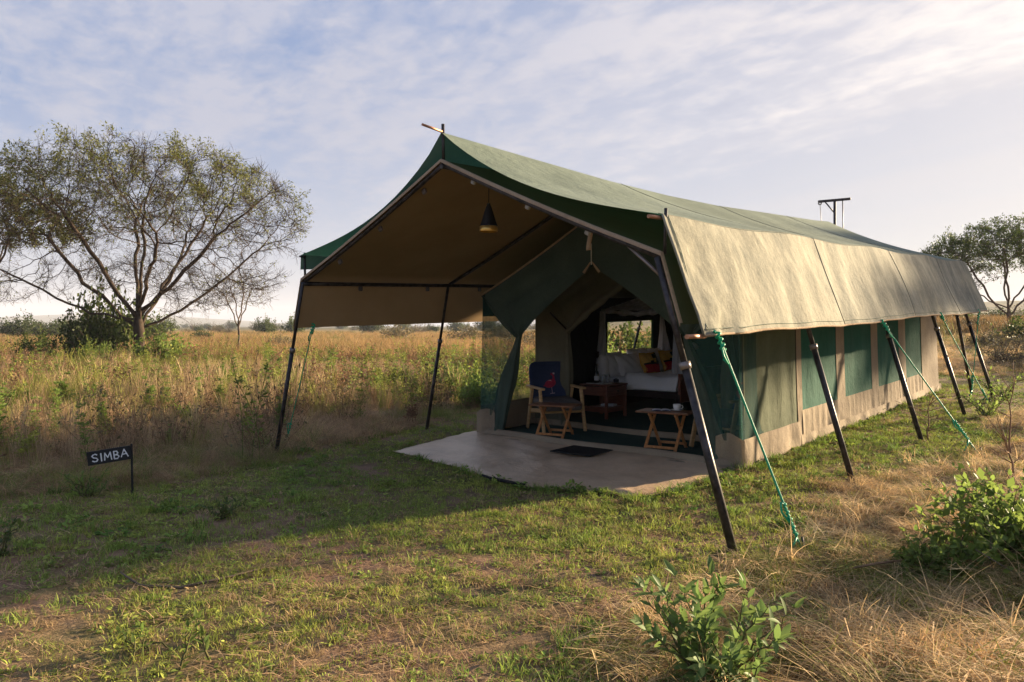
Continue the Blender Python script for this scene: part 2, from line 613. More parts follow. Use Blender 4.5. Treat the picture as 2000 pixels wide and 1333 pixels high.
def ground_material():
    m, nt = new_mat('savanna_soil')
    at = nt.nodes.new('ShaderNodeAttribute'); at.attribute_name = 'zone'
    sep = nt.nodes.new('ShaderNodeSeparateXYZ'); nt.links.new(at.outputs['Vector'], sep.inputs[0])
    tall, hay, far = sep.outputs
    n1 = n_noise(nt, 0.9, 6, 0.65); n2 = n_noise(nt, 6, 6, 0.65); n3 = n_noise(nt, 45, 4, 0.7); n4 = n_noise(nt, 0.10, 6, 0.62)
    soil = n_mix(nt, n_ramp(nt, n2, [(0.3, 0), (0.7, 1)]), (0.140, 0.084, 0.052), (0.30, 0.185, 0.118))
    soil = n_mix(nt, n_ramp(nt, n3, [(0.5, 0), (0.72, 0.8)]), soil, (0.38, 0.25, 0.155))
    green = n_mix(nt, n_ramp(nt, n3, [(0.3, 0), (0.7, 1)]), (0.060, 0.082, 0.020), (0.115, 0.130, 0.035))
    lawn = n_mix(nt, n_ramp(nt, n1, [(0.42, 0.0), (0.62, 0.75)]), soil, green)
    tallc = n_mix(nt, n_ramp(nt, n2, [(0.3, 0), (0.7, 1)]), (0.15, 0.095, 0.045), (0.29, 0.19, 0.085))
    hayc = n_mix(nt, n_ramp(nt, n2, [(0.35, 0), (0.65, 1)]), (0.13, 0.090, 0.050), (0.31, 0.215, 0.11))
    farc = n_mix(nt, n_ramp(nt, n4, [(0.40, 0), (0.55, 1)]), (0.44, 0.26, 0.11), (0.27, 0.22, 0.08))
    farc = n_mix(nt, n_ramp(nt, n1, [(0.5, 0), (0.7, 0.6)]), farc, (0.20, 0.125, 0.06))
    c = n_mix(nt, hay, lawn, hayc)
    c = n_mix(nt, tall, c, tallc)
    a2 = nt.nodes.new('ShaderNodeAttribute'); a2.attribute_name = 'wooded'
    wood = n_mix(nt, n_ramp(nt, n_noise(nt, 0.05, 6, 0.65), [(0.40, 0), (0.60, 1)]), (0.075, 0.082, 0.036), (0.21, 0.165, 0.08))
    farc = n_mix(nt, a2.outputs['Fac'], farc, wood)
    c = n_mix(nt, far, c, farc)
    b = n_math(nt, 'ADD', n2, n_math(nt, 'MULTIPLY', n3, 0.4))
    finish(nt, c, 0.95, b, 0.05, spec=0.08)
    return m


def build_ground():
    xs = axis_steps(-3000, 3400, -7, 9, 0.16)
    ys = axis_steps(-60, 4000, 1.5, 17, 0.16)
    X, Y = np.meshgrid(xs, ys)
    Z = ground_z(X, Y)
    d = np.hypot(X, Y)
    lum = 0.010 * fbm2(X * 7, Y * 7, 31, 3) * (1 - sstep(15, 30, d))
    lum = np.where(in_tarp(X, Y, .1) | under_tent(X, Y, .1), -0.02, lum)
    Z = Z + lum
    Z = Z + hummock(X, Y)
    nx, ny = len(xs), len(ys)
    V = np.stack([X, Y, Z], -1).reshape(-1, 3)
    i = np.arange(nx - 1)[None, :] + nx * np.arange(ny - 1)[:, None]
    Q = np.stack([i, i + 1, i + nx + 1, i + nx], -1).reshape(-1, 4)
    me = quads_mesh('ground', V, Q, ground_material(), smooth=True)
    at = me.attributes.new('zone', 'FLOAT_VECTOR', 'POINT')
    zn = np.stack([zone_tall(X, Y), zone_hay(X, Y) * (1 - sstep(25, 60, d)), sstep(16, 45, d)], -1).reshape(-1, 3).astype(np.float32)
    at.data.foreach_set('vector', zn.ravel())
    at = me.attributes.new('wooded', 'FLOAT', 'POINT'); at.data.foreach_set('value', sstep(160, 420, d).astype(np.float32).ravel())
    structure(link_mesh('ground', me))


build_ground()

# ------------------------------------------------------------------ materials of the camp
M = {}
M['fly'] = canvas('sage_roof_canvas', (0.165, 0.205, 0.158), (0.21, 0.25, 0.195), 0.20, (0.05, 0.20, 0.13), streak=(0.35, 0.35, 0.9), scale=1.5)
M['flap'] = canvas('warm_lit_flap_canvas', (0.225, 0.228, 0.182), (0.36, 0.335, 0.245), 0.12, (0.09, 0.22, 0.10), streak=(4.5, 4.5, 0.3), scale=1.3, grain=(1, 1, .45))  # same cloth as the roof, with the warm sunlight put into its colour
M['inner'] = None
M['trim'] = canvas('beige_canvas_trim', (0.40, 0.275, 0.165), (0.54, 0.385, 0.245), 0.12, (0.35, 0.24, 0.12))
M['green'] = canvas('dark_green_canvas', (0.066, 0.098, 0.078), (0.094, 0.130, 0.100), 0.16, (0.03, 0.09, 0.06))
M['panel'] = canvas('green_window_canvas', (0.016, 0.105, 0.070), (0.026, 0.14, 0.094), 0.14, (0.02, 0.12, 0.07))
M['olive'] = canvas('olive_wall_canvas', (0.105, 0.125, 0.068), (0.15, 0.165, 0.095), 0.14, (0.10, 0.12, 0.05))
M['beige'] = canvas('beige_skirt_canvas', (0.27, 0.205, 0.14), (0.39, 0.305, 0.205), 0.05, (0.3, 0.2, 0.1))
M['inside'] = canvas('grey_green_lining', (0.15, 0.14, 0.095), (0.20, 0.185, 0.125), 0.0)
M['blackout'] = canvas('blackout_canvas', (0.012, 0.012, 0.012), (0.02, 0.02, 0.019))
M['tarp'] = canvas('pale_tarpaulin', (0.48, 0.32, 0.195), (0.62, 0.45, 0.30), streak=(0.9, 0.9, 0.9), rough=0.34)
M['carpet'] = canvas('dark_green_carpet', (0.024, 0.060, 0.050), (0.040, 0.082, 0.066), rough=0.95)
M['steel'] = plain('dark_painted_steel', (0.045, 0.038, 0.036), 0.5, 0.75, 14, metallic=0.45, spec=0.5, bump_d=.004)
M['steel_worn'] = plain('worn_grey_steel', (0.20, 0.165, 0.145), 0.4, 0.35, 6, metallic=0.5, spec=0.5)
M['copper'] = plain('copper_tube', (0.42, 0.21, 0.12), 0.55, 0.2, 20, metallic=0.7, spec=0.5)
M['rope'] = plain('green_nylon_rope', (0.015, 0.36, 0.17), 0.5, 0.3, 120, bump_d=0.002)
M['clip'] = plain('grey_plastic_clip', (0.42, 0.41, 0.38), 0.5)
M['cord'] = plain('white_cord', (0.6, 0.57, 0.5), 0.7)
M['black'] = plain('black_paint', (0.014, 0.014, 0.015), 0.5, 0.3)
M['rubber'] = plain('black_rubber', (0.010, 0.010, 0.011), 0.9, 0.4, 60, bump_d=0.006)
M['white_paint'] = plain('white_paint', (0.72, 0.72, 0.72), 0.7, 0.12, 60)
M['gold'] = plain('gold_leaf', (0.78, 0.50, 0.14), 0.35, 0.2, metallic=0.7)
M['ash'] = plain('pale_ash_wood', (0.56, 0.34, 0.15), 0.5, 0.22, 5, stretch=(1, 1, 9))
M['teak'] = plain('orange_teak_wood', (0.44, 0.19, 0.065), 0.45, 0.3, 5, stretch=(6, 6, 1.2))
M['teak_top'] = plain('brown_teak_wood', (0.22, 0.092, 0.045), 0.32, 0.35, 6, stretch=(1, 9, 1), spec=0.5)
M['mahogany'] = plain('red_brown_wood', (0.17, 0.050, 0.028), 0.4, 0.35, 6, stretch=(1.5, 1.5, 8), spec=0.45)
M['darkwood'] = plain('dark_wood', (0.020, 0.011, 0.009), 0.45, 0.35, 6)
M['linen'] = plain('white_bed_linen', (0.92, 0.91, 0.92), 0.85, 0.04, 9, bump_d=0.012)
M['navy'] = plain('navy_cotton', (0.036, 0.052, 0.115), 0.9, 0.25, 90)
M['greyfab'] = plain('grey_brown_upholstery', (0.17, 0.145, 0.135), 0.9, 0.25, 90)
M['pink'] = plain('pink_print', (0.42, 0.028, 0.065), 0.85, 0.3, 30)
M['palepink'] = plain('pale_print', (0.68, 0.50, 0.52), 0.85, 0.2, 30)
M['yellow'] = plain('yellow_print', (0.80, 0.47, 0.10), 0.85, 0.15, 40)
M['red'] = plain('red_print', (0.55, 0.022, 0.026), 0.85, 0.2, 40)
M['blackprint'] = plain('black_print', (0.012, 0.010, 0.010), 0.85, 0.2, 40)
M['paper'] = plain('white_paper', (0.76, 0.76, 0.80), 0.8, 0.05)
M['china'] = plain('white_china', (0.80, 0.79, 0.77), 0.2, 0.03, spec=0.6)


def two_face(name, front_mat_cols, back_cols, trans, tcol):
    m, nt = new_mat(name)
    g = nt.nodes.new('ShaderNodeNewGeometry')
    n = n_noise(nt, 1.4, 5, 0.6)
    f = n_ramp(nt, n, [(0.32, 0), (0.7, 1)])
    a = n_mix(nt, f, *front_mat_cols); b = n_mix(nt, f, *back_cols)
    col = n_mix(nt, g.outputs['Backfacing'], b, a)
    fine = n_noise(nt, 110, 3, 0.7)
    col = n_mix(nt, 0.3, col, n_ramp(nt, fine, [(0.3, 0.6), (0.7, 1.0)]), 'MULTIPLY')
    finish(nt, col, 0.85, n_math(nt, 'ADD', n_noise(nt, 5, 4, 0.6), n_math(nt, 'MULTIPLY', fine, 0.2)), 0.012, trans, tcol, spec=0.15)
    return m


# the lower roof: green on top, tan lining underneath
M['inner'] = two_face('lined_roof_canvas', ((0.055, 0.078, 0.036), (0.075, 0.10, 0.048)), ((0.34, 0.22, 0.105), (0.42, 0.285, 0.15)), 0.16, (0.22, 0.14, 0.06))


def netting(name, c, a0, a1):
    m, nt = new_mat(name)
    n = n_noise(nt, 3, 4, 0.6, stretch=(4, 4, 0.6))
    finish(nt, c, 0.8, None, 0.01, 0.35, c, n_ramp(nt, n, [(0.3, a0), (0.7, a1)]), spec=0.1)
    return m


M['net'] = netting('insect_mesh', (0.10, 0.13, 0.075), 0.12, 0.26)
M['net_green'] = netting('dark_green_mesh', (0.045, 0.125, 0.105), 0.45, 0.72)
M['tulle'] = netting('white_mosquito_net', (0.70, 0.70, 0.74), 0.5, 0.92)


def glass_mat(name, c, alpha):
    m, nt = new_mat(name)
    finish(nt, c, 0.05, None, 0.01, 0.0, None, alpha, spec=0.8)
    return m


M['glass'] = glass_mat('clear_glass', (0.55, 0.58, 0.60), 0.35)
M['bottle'] = glass_mat('dark_bottle_glass', (0.03, 0.04, 0.035), 0.75)

# ------------------------------------------------------------------ the tent
SL = 0.031           # the tent climbs with the ground
FLY_L = 10.5
tent = thing('safari_tent', 'large green and tan canvas safari tent with open front canopy', 'tent', T(0, 0, 0))


def ridge_h(s):
    return float(np.interp(s, [-1, 0, 1.2, 2.8, 4.2, 5.7, 7.0, 8.4, 9.8, 11.4], [3.38, 3.38, 3.355, 3.325, 3.33, 3.37, 3.44, 3.51, 3.58, 3.70]))


def fly_pt(s, side, t):
    """upper fly: t 0 at the ridge, 1 at the eave"""
    zr = ridge_h(s); ze = 2.37 + SL * s - 0.03 * math.sin(s * 1.23) ** 2
    r = 2.37 * t
    z = zr + (ze - zr) * t - ((0.085 + 0.10 * math.exp(-s / 1.1)) * math.sin(math.pi * t ** .85) if side > 0 else (0.16 + 0.10 * math.exp(-s / 0.6)) * math.sin(math.pi * t ** .75)) * (1 + 0.12 * math.cos(s * 1.1) - .12 * math.exp(-s))
    z += 0.012 * math.sin(s * 5.1 + 3 * t) * t * (1 - t) * 2
    return T(s, side * r, z)


def fly_roof(side):
    b = MB()
    b.sheet(lambda a, t: fly_pt(a * FLY_L, side, t), 70, 14)
    return b


fly_roof(1).build('roof_sheet', M['fly'], tent, True)
fly_roof(-1).build('roof_sheet', M['fly'], tent, True)


vl = MB(); vl.sheet(lambda a, t: fly_pt(a * FLY_L, -1, 1) + Vector((AY * -.012 * t, AX * .012 * t, -.17 * t + .012 * math.sin(a * 60) * t)), 60, 3)
vl.build('valance', M['fly'], tent, True)


def flap_pt(a, t):
    s = a * FLY_L
    e = fly_pt(s, 1, 1)
    zb = 1.475 + SL * s * 1.05 + 0.012 * math.sin(s * 1.23 + .4) + 0.005 * math.sin(s * 5.7 + 1)
    r = 2.37 + 0.33 * t + 0.022 * math.sin(math.pi * t) * math.sin(s * 1.23) + 0.006 * math.sin(s * 14 + 5 * t) * t + 0.012 * math.sin(s * 9 + 2 * t) * t
    r += 0.035 * math.exp(-((s - 0.22) / 0.22) ** 2) * math.sin(t * 7 + s * 9) * t + .016 * math.sin(26 * (s - .1) / (.25 + 1.2 * (1.05 - t))) * math.exp(-((s - .25) / .5) ** 2) * t
    return T(s, r, e.z + (zb - e.z) * t)


fl = MB(); fl.sheet(flap_pt, 110, 12)
fl.build('side_flap', M['flap'], tent, True)
hem = MB(); hem.tube([flap_pt(a / 60, 1) + Vector((0, 0, -.004)) for a in range(61)], 0.011, 6)
hem.build('flap_hem', M['trim'], tent, True)
hem = MB(); hem.tube([flap_pt(0, a / 12) for a in range(13)], 0.010, 6)
hem.build('flap_hem', M['flap'], tent, True)
for (lift_, s_in) in ((.003, .055), (.003, .075)):               # double stitching along the front hem
    st = MB(); st.tube([flap_pt(s_in / FLY_L, t / 16) + Vector((AY * lift_, -AX * lift_, 0)) for t in range(17)], .0022, 5)
    st.build('stitch_line', M['fly'], tent, True)
st = MB(); st.tube([flap_pt(a / 80, .955) + Vector((AY * .004, -AX * .004, 0)) for a in range(81)], .0026, 5)
st.build('stitch_line', M['fly'], tent, True)
st = MB(); st.tube([fly_pt(a / 70 * FLY_L, 1, .985) + Vector((0, 0, .003)) for a in range(71)], .003, 5)
st.build('stitch_line', M['flap'], tent, True)
for s0 in (3.05, 5.75, 8.35):                                  # sewn seams across the fly
    sm = MB()
    pts = [fly_pt(s0, 1, t / 14) + Vector((0, 0, .002)) for t in range(15)]
    pts += [flap_pt(s0 / FLY_L, t / 12) + T(0, 0, 0) * 0 + Vector((AY * .003, -AX * .003, 0)) for t in range(1, 13)]
    sm.tube(pts, 0.0035, 5)
    sm.build('seam', M['flap'], tent, True)


# lower fly with the tan lining
def inner_pt(s, side, t, over=0.0):
    """t 0..1 ridge to shoulder, 1..1.6 flap along the posts"""
    zr = 3.115 + 0.030 * s; zs = 2.085 + SL * s
    if t <= 1:
        z = zr + (zs - zr) * t - 0.10 * t * (1 - t) + 0.04 * max(0, t - .8) * 5 * (1 - t) * 5 * .2
        return T(s, side * 2.36 * t, z)
    k = (t - 1) / 0.6
    zb = (1.525 if side < 0 else 1.56) + SL * s * 0.9
    return T(s, side * (2.36 + 0.16 * k + 0.02 * math.sin(s * 2.1) * k), zs + (zb - zs) * k)


for side in (1, -1):
    b = MB()
    IL = 10.4
    if side > 0: b.sheet(lambda a, t: inner_pt(a * IL, side, t * 1.6), 44, 24)
    else: b.sheet(lambda a, t: inner_pt((1 - a) * IL, side, t * 1.6), 44, 24)
    b.build('lining_sheet', M['inner'], tent, True)
    b = MB()                                                     # beige binding on the front edge
    pts = [inner_pt(-0.012, side, t / 24 * 1.6) for t in range(25)]
    for i in range(24):
        p0, p1 = pts[i], pts[i + 1]
        o = T(0.042, 0) - T(0, 0)
        up = Vector((0, 0, 0.012))
        b.add([p0 + up, p1 + up, p1 + o + up, p0 + o + up, p0 - up * 1.6, p1 - up * 1.6], [(0, 1, 2, 3), (0, 4, 5, 1)], True)
    b.build('edge_binding', M['trim'], tent, True)

# steel frame: rafters, eave rails, ridge pole, posts
POSTS_R = [0.0, 2.55, 5.1, 7.55, 9.85]
POSTS_L = [0.0, 2.3, 5.1, 7.55, 9.85]


def frame_tube(name, pts, rad, mat=None, n=10):
    b = MB(); b.tube(pts, rad, n)
    return b.build(name, mat or M['steel'], tent, True)


dn = Vector((0, 0, -0.035))
for s0 in (0.03, 2.35, 5.1, 7.55, 9.85):
    for side in (1, -1):
        frame_tube('rafter', [inner_pt(s0, side, t / 10) + dn for t in range(11)], 0.022)
for side in (1, -1):
    frame_tube('eave_rail', [inner_pt(s, side, 1.0) + Vector((0, 0, -.05)) - (T(0, side * .03) - T(0, 0)) for s in np.linspace(0, 10.2, 14)], 0.024)
frame_tube('ridge_pole', [T(s, 0, 3.06 + .03 * s) for s in np.linspace(0, 10.2, 8)], 0.024)


def post(s0, side, base_r=2.94, lean=0.0, rad=0.027, worn=False):
    top = inner_pt(s0, side, 1.0) + Vector((0, 0, -.03)) - (T(0, side * .035) - T(0, 0))
    p = T(s0 + lean, side * base_r)
    p.z = gz(p.x, p.y) - 0.12
    mid = top.lerp(p, 0.36)
    o = frame_tube('post', [mid, p], rad, M['steel'], 14)
    u = MB(); u.tube([top, top.lerp(p, .385)], rad * 0.78, 12)
    u.build('upper_tube', M['steel_worn'] if worn else M['steel'], o, True)
    c = MB(); c.tube([top.lerp(p, .352), top.lerp(p, .375)], rad * 1.35, 14)
    c.build('clamp', M['steel_worn'], o, True)
    return o


for i, s0 in enumerate(POSTS_R):
    post(s0, 1, 2.945 if i else 2.955, 0.0, 0.031 if i == 0 else 0.028)
for i, s0 in enumerate(POSTS_L):
    post(s0, -1, 2.94 if i != 1 else 2.80, 0.0, 0.024)
pb = T(10.45, 2.5); pb.z = gz(pb.x, pb.y) - .1
frame_tube('back_strut', [T(9.5, 2.34, 2.3), pb], 0.026)
# knee brace inside the right front corner
frame_tube('corner_brace', [inner_pt(0.05, 1, 0.86) + dn * 1.2, T(0.05, 2.40, 1.86)], 0.014, M['steel_worn'])
# king post, ridge spike, eave sticks and copper tube ends
frame_tube('king_post', [T(0.03, 0, 3.06), T(0.02, 0, 3.46)], 0.016)
frame_tube('spike', [T(0.05, 2.36, 2.08), T(0.05, 2.37, 2.42)], 0.013)
frame_tube('spike', [T(0.05, -2.36, 2.05), T(0.05, -2.37, 2.40)], 0.013)
frame_tube('ridge_tube', [T(-0.24, 0.0, 3.405), T(0.03, 0, 3.385)], 0.012, M['copper'])
frame_tube('eave_tube', [T(-0.13, 2.33, 2.345), T(0.02, 2.35, 2.345)], 0.015, M['copper'])
frame_tube('eave_tube', [T(-0.03, -2.35, 2.35), T(0.05, -2.35, 2.35)], 0.012, M['steel'])
frame_tube('flap_tube', [T(-0.20, 2.675, 1.475), T(0.06, 2.68, 1.478)], 0.017, M['copper'])

for side, t0 in ((1, .14), (1, .42), (-1, .15), (-1, .44), (-1, .74), (1, .69)):     # clips along the front rafters
    b = MB(); p = inner_pt(0.10, side, t0) + Vector((0, 0, -.075))
    b.box(p, (.05, .035, .055), Matrix.Rotation(TENT_ROT, 3, 'Z') @ Matrix.Rotation(.5 * side, 3, 'Y'), .008)
    b.build('clip', M['clip'] if side > 0 else M['steel_worn'], tent, True)
for s0 in (0.8, 1.9, 2.9):                                                          # hooks on the left rail
    b = MB(); b.box(inner_pt(s0, -1, 1) + Vector((0, 0, -.10)) + (T(0, .05) - T(0, 0)), (.05, .03, .06), None, .008)
    b.build('hook', M['steel'], tent, True)
b = MB()                                                                            # cloth tie under the right slope
p = inner_pt(0.35, 1, 0.62) + Vector((0, 0, -.03))
b.sheet(lambda a, t: p + (T(0, .012 * math.sin(5 * t) + (a - .5) * .045, 0) - T(0, 0)) + Vector((0, 0, -.24 * t)), 2, 8)
b.build('tie_tape', M['trim'], tent, True, 0.004)

# ---- the tent body (front wall at SF, bedroom wall at SB)
SF, SB, SE, HW = 2.45, 3.55, 10.9, 1.82
EV, RD = 1.89, 2.80                                  # eave and ridge of the body above its floor line


def P(s, r, h):
    return T(s, r, SL * s + h)


def roofline(r):
    t = abs(r) / HW
    return RD + (EV - RD) * t - 0.10 * t * (1 - t)


for side in (1, -1):
    b = MB(); b.sheet(lambda a, t: P(SF + a * (SE - SF), side * HW * t, roofline(HW * t) + 0.0), 20, 6)
    b.build('body_roof', M['green'], tent, True)


def wall_sheet(name, s0, s1, h0, h1, mat, side=1, flare=0.04, fold=0.008, nu=None, lift=0.0, freq=14.0, thick=0.0):
    """a stretch of a long side wall; flare = how far the foot stands out"""
    nu = nu or max(3, int((s1 - s0) * 16))

    def f(a, t):
        s = s0 + (s1 - s0) * a; h = h0 + (h1 - h0) * t
        r = HW + lift + flare * (1 - h / 2.0) ** 2 + fold * math.sin(freq * s + 2.2 * math.sin(3 * s)) * (0.35 + 0.65 * math.sin(math.pi * min(1, max(0, (t)))))
        return P(s, side * r, h)
    b = MB(); b.sheet(f, nu, 8)
    return b.build(name, mat, tent, True, thick)


# right side, front to back
wall_sheet('mesh_wall', SF, SB - .55, .30, EV, M['net_green'], 1, .05, .006, lift=0.006)
wall_sheet('canvas_wall', SF + .08, 4.0, .28, EV, M['olive'], 1, .05, .010, freq=17)
strips = [(3.98, 4.12), (5.36, 5.66), (6.86, 7.16), (8.30, 8.72), (9.72, SE)]
panels = [(4.12, 5.36), (5.66, 6.86), (7.16, 8.30), (8.72, 9.72)]
for s0, s1 in strips:
    wall_sheet('wall_strip', s0, s1, .02, EV, M['beige'], 1, .05, .004, nu=6, lift=.010)
for s0, s1 in panels:
    wall_sheet('window_cover', s0 - .02, s1 + .02, .40, EV, M['panel'], 1, .05, .006, lift=.003, freq=7)
    wall_sheet('gathered_hem', s0 - .02, s1 + .02, .02, .42, M['beige'], 1, .055, .013, lift=.006, freq=31)
wall_sheet('skirt', SF, 4.0, -.04, .31, M['beige'], 1, .075, .016, lift=.012, freq=12)
wall_sheet('ground_flap', 3.95, SE, -.06, .15, M['beige'], 1, .085, .013, lift=.016, freq=9)
# left side
wall_sheet('mesh_window', SF, SB + .22, .38, 1.62, M['net'], -1, .03, .004)
wall_sheet('canvas_wall', SF, SB + .22, 1.60, EV, M['green'], -1, .03, .004)
wall_sheet('skirt', SF, SB + .22, -.04, .40, M['beige'], -1, .05, .012, lift=.004, freq=12)
W0, W1, WZ0, WZ1 = 5.40, 6.80, .80, 1.44
wall_sheet('canvas_wall', SB + .20, W0, -.04, EV, M['green'], -1, .03, .006)
wall_sheet('canvas_wall', W0, W1, -.04, WZ0, M['green'], -1, .03, .004)
wall_sheet('canvas_wall', W0, W1, WZ1, EV, M['green'], -1, .03, .004)
wall_sheet('canvas_wall', W1, SE, -.04, EV, M['green'], -1, .03, .006)
wall_sheet('mesh_window', W0, W1, WZ0, WZ1, M['net'], -1, .03, .003)
# black lining inside the bedroom
for (s0, s1, h0, h1) in ((SB + .3, W0 - .02, .0, EV - .04), (W0 - .02, W1 + .02, 0, WZ0 - .01), (W0 - .02, W1 + .02, WZ1 + .01, EV - .04), (W1 + .02, SE - .05, 0, EV - .04)):
    wall_sheet('dark_lining', s0, s1, h0, h1, M['blackout'], -1, .03, .004, lift=-.03)
for side in (1, -1):
    b = MB(); b.sheet(lambda a, t: P(SB + .05 + a * (SE - SB - .1), side * (HW - .03) * t, roofline((HW) * t) - .05), 8, 6)
    b.build('ceiling_lining', M['inside'], tent, True)
b = MB()                                                                             # bathroom partition and back wall
b.sheet(lambda a, t: P(7.35, -HW + .03 + (2 * HW - .06) * a, (roofline(-HW + 2 * HW * a) - .06) * t), 16, 6)
b.build('partition', M['blackout'], tent, True)
b = MB(); b.sheet(lambda a, t: P(SE, -HW + 2 * HW * a, roofline(-HW + 2 * HW * a) * t), 16, 6)
b.build('back_wall', M['olive'], tent, True)


def drape(s0, side, apex_r, apex_h, tie, mat, name='door_drape', dark=None, flip=False):
    """canvas over the door: between the roof line and the drawn-back door edge, gathered at the tie"""
    tr, th = tie

    def outer(v):
        k = 0.70
        if v < k:
            r = HW * v / k
            return r, roofline(r) - .01
        q = (v - k) / (1 - k)
        return HW + (tr + .03 - HW) * q, EV - .01 + (th - .01 - EV + .01) * q - 0.05 * math.sin(math.pi * q)

    def inner(v):
        r = apex_r + (tr - apex_r) * v
        h = apex_h + (th - apex_h) * v + 0.045 * math.sin(math.pi * v) * (0.4 + v)
        return r, h

    def f(a, v):
        ro, ho = outer(v); ri, hi = inner(v)
        r = ro + (ri - ro) * a; h = ho + (hi - ho) * a
        n = 0.030 * math.sin(a * 13 + v * 4) * math.sin(math.pi * min(1, a)) * v + 0.02 * math.sin(a * 27 + 5 * v) * v * v * a
        return P(s0 + n + 0.06 * a * v, side * r, h)
    b = MB(); b.sheet(f, 26, 22)
    return b.build(name, mat, tent, True)


def hanging(s0, side, pts, mat, w0, w1, name='gathered_curtain', folds=5):
    """a gathered curtain hanging along pts [(r,h)...]"""
    n = len(pts) - 1

    def f(a, t):
        i = min(int(t * n), n - 1); q = t * n - i
        r = pts[i][0] + (pts[i + 1][0] - pts[i][0]) * q; h = pts[i][1] + (pts[i + 1][1] - pts[i][1]) * q
        w = (w0 + (w1 - w0) * t) * (0.75 + 0.6 * math.sin(math.pi * t) ** 2)
        an = 2 * math.pi * a
        rad = 1 + 0.22 * math.sin(folds * an + 3 * t)
        return P(s0 + 0.32 * w * rad * math.sin(an), side * (r + 0.5 * w * rad * math.cos(an)), h)
    b = MB(); b.sheet(f, 30, 22)
    return b.build(name, mat, tent, True)


for side in (1, -1):
    drape(SF, side, 0.0, 2.19, (1.20, 1.33), M['green'])
    hanging(SF + .05, side, [(1.20, 1.36), (1.32, 1.0), (1.46, .60), (1.58, .06)], M['green'], .10, .24)
    # beige corner piece at the foot of the curtain
    b = MB(); b.sheet(lambda a, t: P(SF - .015 + .03 * math.sin(6 * a), side * (1.58 + (HW + .085 - 1.58) * a), (.02 + (.30 - .03 * a + .06 * math.sin(3 * a)) * t)), 8, 4)
    b.build('corner_skirt', M['beige'], tent, True)
    # fixed mesh between curtain and corner
    b = MB()
    b.add([P(SF + .01, side * HW, EV - .02), P(SF + .01, side * 1.24, 1.33), P(SF + .01, side * 1.38, .95), P(SF + .01, side * 1.66, .28), P(SF + .01, side * (HW + .05), .28)], [(0, 1, 2, 3, 4)])
    b.build('mesh_panel', M['net_green'], tent, True)
    b = MB(); b.tube([P(SF - .01, side * HW, EV - .01), P(SF + .02, side * 1.22, 1.345)], .008, 6)
    b.build('tie_cord', M['green'], tent, True)
    # piping along the gable
    b = MB(); b.tube([P(SF - .012, side * HW * t / 10, roofline(HW * t / 10)) for t in range(11)], .012, 6)
    b.build('piping', M['trim'], tent, True)
    # bedroom wall
    drape(SB, side, 0.0, 2.13, (1.18, 1.37), M['inside'])
    b = MB(); b.sheet(lambda a, t: P(SB + .01 + .012 * math.sin(9 * a), side * (1.24 + (HW - 1.24) * a), t * (1.40 + (EV - 1.40) * a)), 10, 8)
    b.build('inner_wall', M['inside'], tent, True)
    hanging(SB - .03, side, [(1.20, 1.42), (1.21, 1.0), (1.24, .5), (1.26, .02)], M['inside'], .10, .20)
    b = MB()                                                                        # rolled door flap along the opening
    b.tube([P(SB - .05, side * (0.03 + 1.15 * t / 12), 2.10 - .74 * t / 12 + .05 * math.sin(math.pi * t / 12)) for t in range(13)], [.03 + .02 * math.sin(math.pi * t / 12) + .012 * math.sin(t * 2.2) for t in range(13)], 10)
    b.build('rolled_flap', M['inside'], tent, True)
    b = MB(); b.tube([P(SB - .04, side * 1.5, 1.63), P(SB - .06, side * 1.2, 1.40)], .011, 6)
    b.build('tie_cord', M['blackout'], tent, True)
# ribbon at the apex and the cord it hangs from
b = MB(); b.tube([P(SF - .03, 0, 2.20), P(SF - .03, 0, 2.45)], .007, 6)
b.build('apex_cord', M['cord'], tent, True)
b = MB()
for side in (1, -1):
    b.add([P(SF - .03, 0, 2.235), P(SF - .03, side * .02, 2.235), P(SF - .03, side * .13, 2.12), P(SF - .03, side * .10, 2.095)], [(0, 1, 2, 3)])
b.build('apex_patch', M['trim'], tent, True)

# sills and floor
for s0, hh, dd in ((SF, .085, .10), (SB - .06, .095, .07)):
    b = MB()
    b.sheet(lambda a, t: P(s0 - dd * .5 + dd * t + .012 * math.sin(5 * a + 2), -HW + 2 * HW * a, .012 + hh * math.sin(math.pi * (.08 + .84 * t)) + .008 * math.sin(11 * a)), 30, 8)
    b.build('sill', M['beige'], tent, True)
for k, (ds, hh) in enumerate(((-.085, .03), (-.13, .02))):
    b = MB(); b.tube([P(SF + ds + .012 * math.sin(a * .9 + k), -HW - .05 + (2 * HW + .1) * a / 24, .012 + .006 * math.sin(a * 1.7)) for a in range(25)], .018, 6)
    b.build('groundsheet_roll', M['beige'], tent, True)
b = MB(); b.sheet(lambda a, t: P(SF + .03 + (SB - .12 - SF) * t, -HW + .05 + (2 * HW - .1) * a, .034), 12, 4)
b.build('porch_carpet', M['carpet'], tent, True)
b = MB(); b.sheet(lambda a, t: P(SB + (SE - SB - .05) * t, -HW + .02 + (2 * HW - .04) * a, .040), 12, 8)
b.build('bedroom_carpet', M['carpet'], tent, True)


